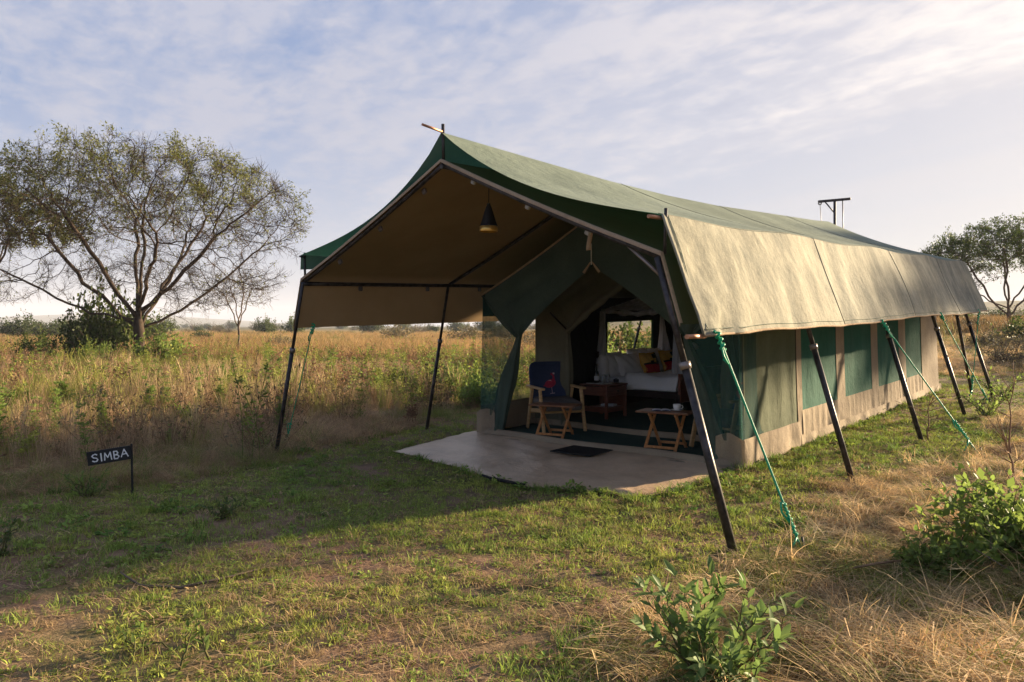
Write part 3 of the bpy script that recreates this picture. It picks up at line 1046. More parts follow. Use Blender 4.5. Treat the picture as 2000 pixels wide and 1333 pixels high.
# guy ropes
def guy(top, bot, rad=.0085, knots=(.86,), sagz=.0, hang=True):
    top, bot = Vector(top), Vector(bot)
    pts = [top.lerp(bot, t / 16) + Vector((0, 0, -sagz * math.sin(math.pi * t / 16))) for t in range(17)]
    b = MB(); b.tube(pts, rad, 7)
    o = b.build('guy_rope', M['rope'], tent, True)
    d = (bot - top).normalized()
    x = d.orthogonal().normalized(); y = d.cross(x)
    for kf in knots:
        b = MB()
        c = top.lerp(bot, kf)
        turns = 9; ln = .24
        b.tube([c + d * (ln * (q / 70 - .5)) + (x * math.cos(q / 70 * turns * 6.283) + y * math.sin(q / 70 * turns * 6.283)) * (.009 + .003 * math.sin(q * .4)) for q in range(71)], .0075, 6)
        b.tube([c - d * .10, c - d * .13 + x * .03, c - d * .06 + x * .03 + y * .02, c + d * .02 + x * .015], .0075, 6)
        e = c + d * .13
        b.tube([e, e + x * .04 + Vector((0, 0, -.03)), e + x * .06 + Vector((-.03, 0, -.09))], .008, 6)
        b.build('rope_knot', M['rope'], o, True)
    b = MB(); b.tube([bot - d * .02 + Vector((0, 0, .10)), bot + Vector((0, 0, -.12)) + d * .05], .009, 8)
    b.build('peg', M['steel'], o, True)
    b = MB()                                                                        # hitch at the top
    b.tube([top + (x * math.cos(q * .9) + y * math.sin(q * .9)) * .018 + d * (q * .006 - .03) for q in range(26)], .009, 6)
    b.tube([top + d * .05, top + d * .16 + x * .03, top + d * .22 + x * .015, top + d * .18 + y * .03], .007, 6)
    b.build('rope_hitch', M['rope'], o, True)
    return o


def ground_pt(s, r, dz=-.03):
    p = T(s, r); p.z = gz(p.x, p.y) + dz
    return p


guy(flap_pt(0.012, 1), ground_pt(.34, 3.27), .0085, (.845,))
guy(flap_pt(.40, 1), ground_pt(4.55, 3.62), .008, (.80,), .01)
guy(flap_pt(.67, 1), ground_pt(9.25, 2.95), .008, (.86,), .01)
guy(flap_pt(.93, 1), ground_pt(9.6, 2.62), .006, (.80,))
guy(T(.25, -2.50, 1.55), ground_pt(.57, -3.62), .006, (.87,), .02)

# ------------------------------------------------------------------ tarpaulin, doormat
b = MB()
cx, cy = 0.45, 8.3
outl = []
for i in range(len(TARP)):
    (x0, y0), (x1, y1) = TARP[i], TARP[(i + 1) % len(TARP)]
    k = max(2, int(math.hypot(x1 - x0, y1 - y0) / .12))
    for q in range(k):
        t = q / k
        outl.append((x0 + (x1 - x0) * t + .012 * math.sin(q * 1.9 + i), y0 + (y1 - y0) * t + .012 * math.cos(q * 2.3 + i)))
n = len(outl); RINGS = 16
vs = []
for j in range(RINGS + 1):
    f = j / RINGS
    for (x, y) in outl:
        X, Y = cx + (x - cx) * f, cy + (y - cy) * f
        z = gz(X, Y) + .024 + .007 * float(fbm2(X * 4.5, Y * 4.5, 41, 3)) + .004 * math.sin(X * 19 + Y * 9 + 3 * math.sin(2 * Y))
        if j == RINGS: z -= .02
        vs.append((X, Y, z))
b.add(vs, [(j * n + i, j * n + (i + 1) % n, (j + 1) * n + (i + 1) % n, (j + 1) * n + i) for j in range(RINGS) for i in range(n)], True)
tarp = thing('groundsheet', 'pale tan tarpaulin spread on the grass before the tent porch', 'tarpaulin', (0.45, 8.3, gz(.45, 8.3)))
b.build('sheet', M['tarp'], tarp, True)
b = MB()
pts = [(-.30, 7.50), (-.22, 7.36), (-.10, 7.24), (.02, 7.13), (.12, 7.06)]
b.tube([on_ground(x, y, .035) for x, y in pts], [.010, .016, .018, .014, .008], 8)
b.build('dark_fold', M['rubber'], tarp, True)

mat_o = thing('doormat', 'small black rubber doormat lying on the tan tarpaulin', 'doormat', on_ground(.80, 8.60, .036), math.radians(52))
b = MB(); b.box((0, 0, .006), (.50, .54, .014), None, .004); b.build('mat_base', M['rubber'], mat_o)
b = MB()
for i in range(22): b.bar((-.23, -.25 + i * .0238, .014), (.23, -.25 + i * .0238, .014), .009, .006, bevel=.002)
o = b.build('rib', M['rubber'], mat_o); o['kind'] = 'stuff'


def floor_at(x, y):
    s, r = sr_of(x, y)
    return SL * float(s) + (.036 if s < SB else .042)


# ------------------------------------------------------------------ armchairs
def make_chair(label, x, y, rot, mirror=1):
    t = thing('armchair', label, 'armchair', (x, y, floor_at(x, y)), rot, 'armchairs on the porch')
    W = .60
    for sx in (-1, 1):
        X = sx * (W / 2)
        b = MB(); b.bar((X, -.30, 0), (X, -.16, .56), .032, .055, (1, 0, 0) if False else (0, 1, 0), .006); b.build('leg', M['ash'], t)
        b = MB(); b.bar((X, .30, 0), (X, .12, .56), .032, .055, (0, 1, 0), .006); b.build('leg', M['ash'], t)
        b = MB(); b.bar((X, -.27, .575), (X, .30, .585), .062, .030, (0, 0, 1), .008); b.build('armrest', M['ash'], t)
        b = MB(); b.bar((X * .93, -.24, .29), (X * .93, .26, .25), .028, .05, (0, 0, 1), .004); b.build('side_rail', M['ash'], t)
    b = MB(); b.bar((-W / 2, -.20, .27), (W / 2, -.20, .27), .03, .05); b.build('cross_rail', M['ash'], t)
    b = MB(); b.bar((-W / 2, .22, .24), (W / 2, .22, .24), .03, .05); b.build('cross_rail', M['ash'], t)

    def cush(name, w, d, h, mat, T4):
        bb = MB()

        def f(a, c):
            ang = 2 * math.pi * a; ph = -math.pi / 2 + math.pi * c
            def se(v, e): return math.copysign(abs(v) ** e, v)
            return T4 @ Vector((w / 2 * se(math.cos(ph), .25) * se(math.cos(ang), .25), d / 2 * se(math.cos(ph), .25) * se(math.sin(ang), .25), h / 2 * se(math.sin(ph), .5) * (1 + .10 * math.cos(ang * 2))))
        bb.sheet(f, 32, 14)
        return bb.build(name, mat, t)
    cush('seat_cushion', .55, .58, .125, M['greyfab'], Matrix.Translation((0, -.03, .36)) @ Matrix.Rotation(math.radians(6), 4, 'X'))
    TB = Matrix.Translation((0, .245, .62)) @ Matrix.Rotation(math.radians(-17), 4, 'X')
    back = cush('back_cushion', .56, .075, .56, M['navy'], TB)
    # printed bird on the backrest: flat shapes on the front face
    bird = MB(); front = -.0425

    def flat(pts, mb, dz=0):
        mb.add([TB @ Vector((px * mirror, front - dz, pz)) for px, pz in pts], [tuple(range(len(pts)))])
    body = [(.012 + .085 * math.cos(a) - .01, -.02 + .058 * math.sin(a) + .02 * math.cos(a)) for a in np.linspace(0, 6.28, 22)[:-1]]
    flat(body, bird)
    neck = [(.045, .0), (.075, .03), (.072, .08), (.062, .115), (.044, .13), (.026, .128), (.018, .108), (.034, .098), (.048, .088), (.046, .055), (.018, .03)]
    flat(neck, bird, .001)
    flat([(-.075, -.03), (-.11, -.055), (-.06, -.06)], bird, .001)
    bo = bird.build('bird_print', M['pink'], back)
    hd = MB()
    flat([(.066 + .017 * math.cos(a), .122 + .014 * math.sin(a)) for a in np.linspace(0, 6.28, 12)[:-1]], hd, .002)
    flat([(-.04, .022), (.01, .030), (.028, .012), (.0, .020)], hd, .002)
    flat([(.012, -.075), (.018, -.075), (.020, -.155), (.014, -.155)], hd, .001)
    flat([(-.015, -.158), (.055, -.152), (.055, -.160), (-.015, -.166)], hd, .001)
    hd.build('bird_highlight', M['palepink'], back)['kind'] = 'stuff'
    return t


make_chair('pale wood armchair with navy bird-print back beside the left folding table', .60, 10.22, math.radians(20))
make_chair('armchair half hidden behind the right front mesh of the tent', 2.50, 8.62, math.radians(-62), -1)


# ------------------------------------------------------------------ folding tables
def make_table(label, x, y, rot, H, L=.62, Wd=.36, X2=.155):
    t = thing('folding_table', label, 'side table', (x, y, floor_at(x, y)), rot, 'folding side tables on the porch')
    for i in range(5):
        yy = -Wd / 2 + Wd / 5 * (i + .5)
        b = MB(); b.box((0, yy, H - .010 + .001 * (i % 2)), (L - .006 * (i % 2), Wd / 5 - .005, .020), None, .004)
        b.build('slat', M['teak_top'], t)
    for sx in (-1, 1):
        X = sx * X2
        b = MB(); b.bar((X, -Wd / 2 + .02, H - .035), (X, Wd / 2 - .02, H - .035), .022, .026); b.build('batten', M['teak'], t)
        b = MB(); b.bar((X + sx * .022, -.24, 0), (X + sx * .022, .13, H - .03), .019, .034, (1, 0, 0), .003); b.build('leg', M['teak'], t)
        b = MB(); b.bar((X, .24, 0), (X, -.13, H - .03), .019, .034, (1, 0, 0), .003); b.build('leg', M['teak'], t)
    b = MB(); b.bar((-X2 - .03, -.205, .055), (X2 + .03, -.205, .055), .018, .030); b.build('stretcher', M['teak'], t)
    b = MB(); b.bar((-X2 - .02, .205, .055), (X2 + .02, .205, .055), .018, .030); b.build('stretcher', M['teak'], t)
    return t


make_table('bare folding wooden side table before the navy armchair', .56, 9.66, math.radians(-24), .42)
TX, TY, TR, TH = 1.78, 8.62, math.radians(-31), .45
make_table('folding wooden side table carrying a white cup and an open notebook', TX, TY, TR, TH)
tz = floor_at(TX, TY) + TH + .001


def on_table(dx, dy, dz=0):
    c, s = math.cos(TR), math.sin(TR)
    return Vector((TX + c * dx - s * dy, TY + s * dx + c * dy, tz + dz))


sa = thing('saucer', 'white china saucer under the cup on the folding table', 'saucer', on_table(.12, .02))
b = MB(); b.lathe([(.0, .004), (.035, .003), (.045, .006), (.072, .016), (.074, .018), (.07, .019), (.04, .010), (0, .008)], n=28)
b.build('dish', M['china'], sa)
cu = thing('tea_cup', 'white china cup standing on its saucer on the folding table', 'cup', on_table(.12, .02, .011), TR)
b = MB(); b.lathe([(0, 0), (.028, 0), (.036, .008), (.043, .035), (.046, .068), (.043, .068), (.040, .036), (.032, .011), (0, .007)], n=28)
b.build('bowl', M['china'], cu)
b = MB(); b.tube([(.043, 0, .055), (.062, 0, .055), (.070, 0, .040), (.060, 0, .024), (.041, 0, .020)], .005, 8); b.build('handle', M['china'], cu)
nb = thing('notebook', 'open white notebook lying on the folding table by the cup', 'notebook', on_table(-.06, .0), TR + .35)
for sx in (-1, 1):
    b = MB(); b.sheet(lambda a, t: Vector((sx * .105 * a, -.075 + .15 * t, .004 + .016 * math.sin(math.pi * min(1, a * 1.05)) ** .7 * (1 - .5 * a))), 10, 2)
    b.build('page', M['paper'], nb, thick=.002)
b = MB(); b.box((0, 0, .0025), (.216, .156, .003)); b.build('cover', M['navy'], nb)
b = MB(); b.tube([(-.07, -.03, .028), (.05, .03, .026)], .004, 8)
pen = b.build('pen', M['black'], None); pen.location = nb.location; pen.rotation_euler = nb.rotation_euler
tag(pen, 'dark pen lying across the open notebook', 'pen')


# ------------------------------------------------------------------ bedroom furniture (local x = lateral, y = along the tent)
def F(s, r, h=.043):
    return P(s, r, h)


bs, br = 5.95, -1.0
bed = thing('double_bed', 'dark wood double bed made up with white linen inside the tent', 'bed', F(bs, br), TENT_ROT)
BW = 1.80                                   # along y
b = MB()
b.bar((-.70, -.93, .30), (-.70, -.93, .82), .07, .07, (0, 1, 0), .01); b.bar((-.70, .93, .30), (-.70, .93, .82), .07, .07, (0, 1, 0), .01)
b.bar((-.70, -1.0, .84), (-.70, 1.0, .84), .05, .055, bevel=.012)
b.bar((-.70, -.93, .58), (-.70, .93, .58), .03, .05)
b.box((-.70, -.95, .90), (.05, .16, .06), Matrix.Rotation(.5, 3, 'X'), .01)
for i in range(9): b.bar((-.70, -.8 + i * .2, .58), (-.70, -.8 + i * .2, .83), .025, .02, (0, 1, 0))
b.build('headboard', M['darkwood'], bed)
b = MB(); b.box((.72, 0, .42), (.05, 1.86, .46), None, .012); b.build('footboard', M['mahogany'], bed)
b = MB(); b.box((.72, 0, .665), (.07, 1.92, .04), None, .012); b.build('footboard_rail', M['mahogany'], bed)
for sx in (-.68, .70):
    for sy in (-.9, .9):
        b = MB(); b.box((sx, sy, .15), (.07, .07, .32), None, .008); b.build('leg', M['darkwood'], bed)
for sy in (-.9, .9):
    b = MB(); b.box((.01, sy, .29), (1.36, .04, .10), None, .006); b.build('side_rail', M['darkwood'], bed)


def softbox(mb, c, w, d, h, e=.25, R=None, lump=.0, seed=1, nu=36, nv=16):
    R = R or Matrix.Identity(3)

    def se(v, e): return math.copysign(abs(v) ** e, v)

    def f(a, t):
        an = 2 * math.pi * a; ph = -math.pi / 2 + math.pi * t
        x = w / 2 * se(math.cos(ph), e) * se(math.cos(an), e); y = d / 2 * se(math.cos(ph), e) * se(math.sin(an), e); z = h / 2 * se(math.sin(ph), .6)
        k = lump * (math.sin(9 * x + seed) * math.sin(8 * y + 2 * seed) + .5 * math.sin(21 * x + 13 * y + seed))
        return Vector(c) + R @ Vector((x, y, z + k))
    mb.sheet(f, nu, nv)
    return mb


b = MB(); softbox(b, (.01, 0, .42), 1.38, 1.80, .22, .16); b.build('mattress', M['linen'], bed)
dv = thing('duvet', 'rumpled white duvet spread over the mattress of the bed', 'duvet', F(bs, br, .043 + .50), TENT_ROT)


def duv(a, t):
    x = -.25 + .93 * a; y = -.96 + 1.92 * t
    edge = min(1, (1 - abs(2 * t - 1)) * 9)
    z = .055 * edge ** .6 + .018 * math.sin(7 * x + 4 * y) * edge + .012 * math.sin(15 * y - 5 * x) + .03 * math.exp(-((x - .1) / .2) ** 2)
    if edge < 1: z -= .16 * (1 - edge)
    return Vector((x, y, z))


b = MB(); b.sheet(duv, 24, 50); b.build('cover', M['linen'], dv, thick=.012)


def pillow(label, mat, x, y, w, h, d, lean, yaw, name='pillow', z=.535):
    t = thing(name, label, 'cushion' if name == 'cushion' else 'pillow', tuple(F(bs + y, br + x, .043 + z)), TENT_ROT + yaw)
    Rm = Matrix.Rotation(lean, 3, 'Y')

    def f(a, c):
        u, v = 2 * a - 1, 2 * c - 1
        return u, v
    b = MB()
    n = 14
    for sg in (1, -1):
        def g(a, c, sg=sg):
            u, v = 2 * a - 1, 2 * c - 1
            th = d / 2 * max(0, (1 - u ** 4) * (1 - v ** 4)) ** .55
            pu = u * (1 - .07 * (1 - abs(v)) ** .0 * (v * v) * 0) * (1 - .05 * (1 - v * v) * 0)
            q = 1 - .06 * (1 - abs(u * v))
            return Rm @ Vector((sg * th + .008 * math.sin(9 * u + 5 * v), u * w / 2 * q, h / 2 + v * h / 2 * q))
        b.sheet(g, n, n)
    b.build('cover', mat, t)
    return t, Rm, (w, h, d)


PG = 'white pillows on the bed'
for lab, x, y, w, h, lean, yaw in (
        ('white pillow propped against the near end of the headboard', -.50, -.62, .66, .42, math.radians(-24), .10),
        ('white pillow leaning before the nearest pillow beside the yellow cushion', -.36, -.46, .62, .40, math.radians(-30), -.10),
        ('white pillow standing between the two yellow and red cushions', -.38, .22, .64, .40, math.radians(-22), -.05),
        ('white pillow at the back against the middle of the headboard', -.56, .10, .66, .42, math.radians(-14), .03),
        ('white pillow at the far end of the headboard', -.54, .68, .62, .40, math.radians(-16), .0)):
    pillow(lab, M['linen'], x, y, w, h, .17, lean, yaw, 'pillow')


def print_cushion(label, x, y, yaw):
    t, Rm, (w, h, d) = pillow(label, M['yellow'], x, y, .42, .38, .14, math.radians(-22), yaw, 'cushion')
    def patch(mb, u0, u1, v0, v1, lift):
        def g(a, c):
            u = u0 + (u1 - u0) * a; v = v0 + (v1 - v0) * c
            th = d / 2 * max(0, (1 - u ** 4) * (1 - v ** 4)) ** .55
            q = 1 - .06 * (1 - abs(u * v))
            return Rm @ Vector((th + lift + .008 * math.sin(9 * u + 5 * v), u * w / 2 * q, h / 2 + v * h / 2 * q))
        mb.sheet(g, 10, 8)
    b = MB(); patch(b, -.92, .92, -.92, -.16, .003); b.build('red_band', M['red'], t)
    b = MB(); patch(b, -.95, .95, -.22, -.05, .005); patch(b, .55, .94, -.05, .9, .005); patch(b, -.2, .12, -.05, .12, .006); patch(b, .2, .55, .35, .75, .005)
    b.build('black_print', M['blackprint'], t)


print_cushion('yellow and red printed cushion nearer the bedside table', -.22, -.10, -.12)
print_cushion('yellow and red printed cushion at the far side of the bed', -.26, .58, -.08)

# mosquito net: four tied drapes and a rolled canopy
net = thing('mosquito_net', 'white mosquito net tied back in drapes around the bed', 'mosquito net', F(bs, br, .043), TENT_ROT)


def net_drape(x, y, z0, z1, w0, w1, sway=(0, 0)):
    b = MB()

    def f(a, t):
        an = 2 * math.pi * a
        w = (w0 + (w1 - w0) * t ** 1.3) * (1 + .2 * math.sin(6 * an + 4 * t))
        return Vector((x + sway[0] * t + .5 * w * math.cos(an), y + sway[1] * t + .5 * w * math.sin(an), z1 + (z0 - z1) * t))
    b.sheet(f, 36, 18)
    b.build('drape', M['tulle'], net)


net_drape(-.66, -.90, .50, 1.56, .08, .19, (.0, -.03))
net_drape(-.62, .86, .72, 1.56, .05, .26, (.05, .02))
net_drape(.66, -.92, .62, 1.56, .07, .18, (.05, 0))
net_drape(.68, .95, .60, 1.56, .07, .20, (.04, .02))
for (x0, y0, x1, y1) in ((-.66, -.9, -.66, .9), (.66, -.9, .66, .9), (-.66, -.9, .66, -.9), (-.66, .9, .66, .9)):
    b = MB()
    b.tube([(x0 + (x1 - x0) * t / 14, y0 + (y1 - y0) * t / 14, 1.57 - .05 * math.sin(math.pi * t / 14)) for t in range(15)], [.03 + .012 * math.sin(t * 1.7) for t in range(15)], 8)
    b.build('rolled_net', M['tulle'], net)
b = MB()
b.add([(-.66, -.9, 1.58), (.66, -.9, 1.58), (.66, .9, 1.58), (-.66, .9, 1.58), (0, 0, 1.95)], [(0, 1, 4), (1, 2, 4), (2, 3, 4), (3, 0, 4)])
b.build('canopy', M['tulle'], net)
b = MB()
softbox(b, (-.58, -1.0, .66), .18, .16, .42, .7, None, .02, 3)
cl = b.build('draped_cloth', M['linen'], None); cl.location = F(bs, br, .043); cl.rotation_euler = (0, 0, TENT_ROT)
tag(cl, 'white cloth gathered over the near end of the headboard', 'cloth')

# bedside table
ns, nr = 4.52, -1.27
ng = thing('bedside_table', 'dark red-brown bedside table with a drawer beside the bed', 'bedside table', F(ns, nr), TENT_ROT)
for sx in (-1, 1):
    for sy in (-1, 1):
        b = MB(); b.box((sx * .215, sy * .245, .24), (.042, .042, .48), None, .004); b.build('leg', M['mahogany'], ng)
b = MB(); b.box((0, 0, .492), (.50, .56, .024), None, .005); b.build('top', M['mahogany'], ng)
b = MB(); b.box((0, 0, .15), (.40, .46, .018), None, .003); b.build('shelf', M['mahogany'], ng)
b = MB(); b.box((.222, 0, .40), (.022, .44, .13), None, .004); d_ = b.build('drawer', M['mahogany'], ng)
b = MB(); b.lathe([(0, -.018), (.012, -.014), (.014, -.004), (.006, .0), (.006, .01)], n=12)
k = b.build('knob', M['black'], d_); k.location = (.25, 0, .40); k.rotation_euler = (0, math.radians(-90), 0)
b = MB(); b.box((0, -.252, .40), (.38, .018, .13), None, .003); b.build('side_panel', M['mahogany'], ng)
b = MB(); b.box((0, .252, .30), (.38, .018, .34), None, .003); b.build('side_panel', M['mahogany'], ng)
b = MB(); b.box((0, -.225, .13), (.38, .018, .08), None, .003); b.build('apron', M['mahogany'], ng)
b = MB(); b.box((.20, 0, .12), (.018, .44, .06), None, .003); b.build('apron', M['mahogany'], ng)
o = MB().box((.06, .05, .014), (.20, .15, .028), None, .003).build('book', M['paper'], None)
o.location = F(ns, nr, .043 + .162); o.rotation_euler = (0, 0, TENT_ROT + .2)
tag(o, 'white booklet lying on the lower shelf of the bedside table', 'booklet')
tray = thing('tray', 'white tray holding bottle and glasses on the bedside table', 'tray', F(ns, nr, .043 + .505), TENT_ROT)
b = MB(); b.box((-.02, -.10, .004), (.30, .24, .008), None, .003); b.build('base', M['china'], tray)


def stand(name, lab, cat, dx, dy, parts, group=None):
    t = thing(name, lab, cat, F(ns + dy, nr + dx, .043 + .514), TENT_ROT, group)
    for nm, prof, mt in parts:
        b = MB(); b.lathe(prof, n=18); b.build(nm, mt, t)
    return t


stand('water_bottle', 'dark glass bottle with pale label on the bedside table', 'bottle', -.02, -.16, [
    ('body', [(0, 0), (.035, 0), (.037, .01), (.037, .13), (.028, .17), (.014, .20), (.012, .27), (0, .27)], M['bottle']),
    ('label', [(.0378, .045), (.0378, .11)], M['paper']), ('cap', [(.013, .255), (.014, .285), (0, .287)], M['black'])])
stand('drinking_glass', 'clear drinking glass next to the dark bottle on the tray', 'glass', .07, -.12, [('bowl', [(0, .004), (.027, .002), (.032, .13), (.030, .13), (.025, .008), (0, .008)], M['glass'])])
stand('drinking_glass', 'clear drinking glass on the tray nearest the bed', 'glass', .08, -.03, [('bowl', [(0, .004), (.027, .002), (.032, .12), (.030, .12), (.025, .008), (0, .008)], M['glass'])])
jar = thing('small_jar', 'squat dark jar on the bedside table by the headboard', 'jar', F(ns + .18, nr + .10, .043 + .504), TENT_ROT)
b = MB(); b.lathe([(0, 0), (.04, 0), (.045, .02), (.04, .05), (0, .055)], n=16); b.build('body', M['black'], jar)
b = MB(); b.lathe([(.0, .056), (.02, .058), (.02, .066), (0, .068)], n=16); b.build('lid', M['black'], jar)

rl = thing('bedside_lamp', 'dark bedside lamp with pale oval shade beyond the bed', 'lamp', F(7.08, -1.15), TENT_ROT)
b = MB(); b.box((0, 0, .30), (.38, .30, .60), None, .01); st = b.build('stand_box', M['mahogany'], rl)
b = MB(); b.tube([(0, 0, .60), (0, 0, .86), (.03, -.05, .93)], .012, 8); b.build('stem', M['black'], rl)
b = MB(); b.lathe([(.02, .06), (.07, .02), (.095, -.01), (.09, -.012), (.06, .015), (0, .05)], n=18)
sh = b.build('lamp_shade', M['china'], rl); sh.location = (.05, -.08, .94); sh.rotation_euler = (.5, .5, 0)

# ------------------------------------------------------------------ pendant lamp under the canopy
pl = thing('pendant_lamp', 'black cone pendant lamp with gold rim hanging under the canopy', 'pendant lamp', T(.65, 0, 2.50))
b = MB(); b.lathe([(.092, .055), (.075, .10), (.045, .20), (.028, .25), (.018, .27), (.018, .285), (0, .287)], n=32); b.build('lamp_shade', M['black'], pl)
b = MB(); b.lathe([(.090, .0), (.094, .012), (.0925, .054), (.088, .054), (.086, .004)], n=32); b.build('rim', M['gold'], pl)
b = MB(); b.lathe([(.089, .053), (.07, .10), (.03, .20), (0, .23)], n=24); b.build('shade_lining', M['gold'], pl)
b = MB(); b.lathe([(0, .05), (.022, .06), (.03, .085), (.022, .115), (.013, .14)], n=16); b.build('bulb', M['china'], pl)
b = MB(); b.tube([(0, 0, .28), (.002, 0, .45), (0, 0, .60)], .0045, 8); b.build('cord', M['black'], pl)

# ------------------------------------------------------------------ name sign
sp = on_ground(-3.47, 6.84)
sg = thing('name_sign', 'small black board on a thin post with white hand-painted lettering', 'sign', sp)
b = MB(); b.bar((0, 0, -.1), (-.018, .012, .47), .016, .016, (0, 1, 0), .002); b.build('post', M['black'], sg)
bd = Matrix.Translation((-.02, .0, .395)) @ Matrix.Rotation(math.radians(20), 4, 'Z') @ Matrix.Rotation(math.radians(-7), 4, 'Y')
b = MB(); b.box((0, 0, 0), (.355, .016, .125), None, .002)
b.v = [tuple(bd @ (Vector(p) + Vector((-.175, 0, 0)))) for p in b.v]
board = b.build('board', M['black'], sg)
random.seed(3)
STROKES = {'S': [[(.85, .88), (.6, 1), (.25, .95), (.1, .75), (.3, .56), (.7, .45), (.88, .25), (.7, .05), (.35, 0), (.08, .12)]],
           'I': [[(.5, 1), (.48, 0)]],
           'M': [[(.05, 0), (.15, 1), (.5, .35), (.85, 1), (.95, 0)]],
           'B': [[(.15, 0), (.15, 1), (.6, .98), (.78, .78), (.6, .55), (.15, .52)], [(.15, .52), (.68, .5), (.88, .27), (.68, .03), (.15, 0)]],
           'A': [[(.02, 0), (.48, 1), (.95, 0)], [(.2, .36), (.78, .38)]]}
b = MB()
x = -.315
for ch, wd in zip('SIMBA', (.052, .022, .062, .052, .058)):
    for st_ in STROKES[ch]:
        pts = [Vector((x + px * wd + random.uniform(-.0016, .0016), -.0098, -.034 + pz * .068 + .004 * math.sin(x * 60) + random.uniform(-.0018, .0018))) for px, pz in st_]
        for p0, p1 in zip(pts[:-1], pts[1:]):
            d = (p1 - p0); nrm = Vector((-d.z, 0, d.x)).normalized() * random.uniform(.0042, .0062)
            e = d.normalized() * .003
            q = [p0 - e + nrm, p1 + e + nrm * .9, p1 + e - nrm * .9, p0 - e - nrm]
            off = Vector((0, -.0003 * (len(b.f) % 4), 0))
            b.add([bd @ (v + off) for v in q], [(3, 2, 1, 0)])
    x += wd + .012
b.build('lettering', M['white_paint'], board)

# ------------------------------------------------------------------ shower hoist behind the tent
hp = T(13.9, -1.0); hp.z = gz(hp.x, hp.y)
ho = thing('shower_hoist', 'dark steel gallows hoist rising behind the tent roof', 'hoist', hp)
Hh = 4.58 - hp.z
b = MB(); b.tube([(0, 0, -.2), (0, 0, Hh)], .032, 10); b.build('mast', M['steel'], ho)
b = MB(); b.bar((-.40, 0, Hh - .02), (.38, 0, Hh + .05), .05, .06); b.build('cross_beam', M['steel'], ho)
b = MB(); b.tube([(0, 0, Hh - .30), (-.24, 0, Hh - .02)], .017, 8); b.build('brace', M['steel'], ho)
b = MB(); b.tube([(-.36, 0, Hh - .02), (-.33, 0, Hh - .5), (-.34, 0, Hh - 1.0)], .007, 6); b.build('rope', M['steel'], ho)
b = MB(); b.tube([(.19, 0, Hh), (.20, 0, Hh - .6), (.2, .0, Hh - 1.4)], .012, 6); b.build('rope', M['steel'], ho)
b = MB(); b.lathe([(.03, -.012), (.045, -.012), (.045, .012), (.03, .012)], n=14); pu = b.build('pulley', M['steel'], ho)
pu.location = (-.36, 0, Hh - .06); pu.rotation_euler = (math.pi / 2, 0, 0)

# ------------------------------------------------------------------ trees
def prisms(P0, P1, r0, r1):
    """three-sided thin sticks, all at once; returns verts, quads"""
    P0 = np.asarray(P0, float); P1 = np.asarray(P1, float)
    d = P1 - P0
    L = np.linalg.norm(d, axis=1, keepdims=True) + 1e-9
    d = d / L
    ref = np.where(np.abs(d[:, 2:3]) < .9, np.array([[0, 0, 1.0]]), np.array([[1.0, 0, 0]]))
    x = np.cross(d, ref); x /= np.linalg.norm(x, axis=1, keepdims=True) + 1e-9
    y = np.cross(d, x)
    n = len(P0)
    V = np.zeros((n, 6, 3))
    for k in range(3):
        a = 2 * math.pi * k / 3
        o = x * math.cos(a) + y * math.sin(a)
        V[:, k] = P0 + o * np.reshape(r0, (-1, 1)); V[:, 3 + k] = P1 + o * np.reshape(r1, (-1, 1))
    b = np.arange(n)[:, None] * 6
    Q = np.concatenate([b + np.array([[k, (k + 1) % 3, 3 + (k + 1) % 3, 3 + k]]) for k in range(3)], 0)
    return V.reshape(-1, 3), Q


def leaf_quads(C, D, ln, wd, rs, up=0.5):
    """diamond leaves: centre, direction, length, width"""
    n = len(C)
    D = D / (np.linalg.norm(D, axis=1, keepdims=True) + 1e-9)
    R = rs.normal(size=(n, 3)); R[:, 2] += up
    x = np.cross(D, R); x /= np.linalg.norm(x, axis=1, keepdims=True) + 1e-9
    ln = np.reshape(ln, (-1, 1)); wd = np.reshape(wd, (-1, 1))
    V = np.stack([C - D * ln * .5, C + x * wd * .5 + D * ln * .05, C + D * ln * .5, C - x * wd * .5 + D * ln * .05], 1)
    Q = np.arange(n * 4).reshape(n, 4)
    return V.reshape(-1, 3), Q


def grow(attract, seeds, step, kill, rs, iters=150, jitter=.25, infl=None):
    """space colonisation; seeds = list of polylines joined at given parents [(points, parent_index)]"""
    nodes, par = [], []
    for pts, p in seeds:
        for q in pts:
            nodes.append(np.array(q, float)); par.append(p); p = len(nodes) - 1
    A = np.array(attract, float)
    alive = np.ones(len(A), bool)
    N0 = np.array(nodes)
    dist = np.full(len(A), 1e9); near = np.zeros(len(A), int)
    new_idx = list(range(len(nodes)))
    for it in range(iters):
        for i in new_idx:
            d = np.linalg.norm(A - nodes[i], axis=1)
            m = d < dist
            dist[m] = d[m]; near[m] = i
        alive &= dist > kill
        if not alive.any(): break
        use = alive if infl is None else alive & (dist < infl)
        if not use.any(): break
        new_idx = []
        idx = np.unique(near[use])
        for i in idx:
            sel = use & (near == i)
            v = A[sel] - nodes[i]
            v /= np.linalg.norm(v, axis=1, keepdims=True) + 1e-9
            g = v.mean(0); l = np.linalg.norm(g)
            g = g / (l + 1e-9) + rs.normal(size=3) * jitter
            if par[i] >= 0:
                pd = nodes[i] - nodes[par[i]]; g = g + .35 * pd / (np.linalg.norm(pd) + 1e-9)
            g /= np.linalg.norm(g) + 1e-9
            nodes.append(nodes[i] + g * step); par.append(int(i)); new_idx.append(len(nodes) - 1)
    return np.array(nodes), np.array(par)


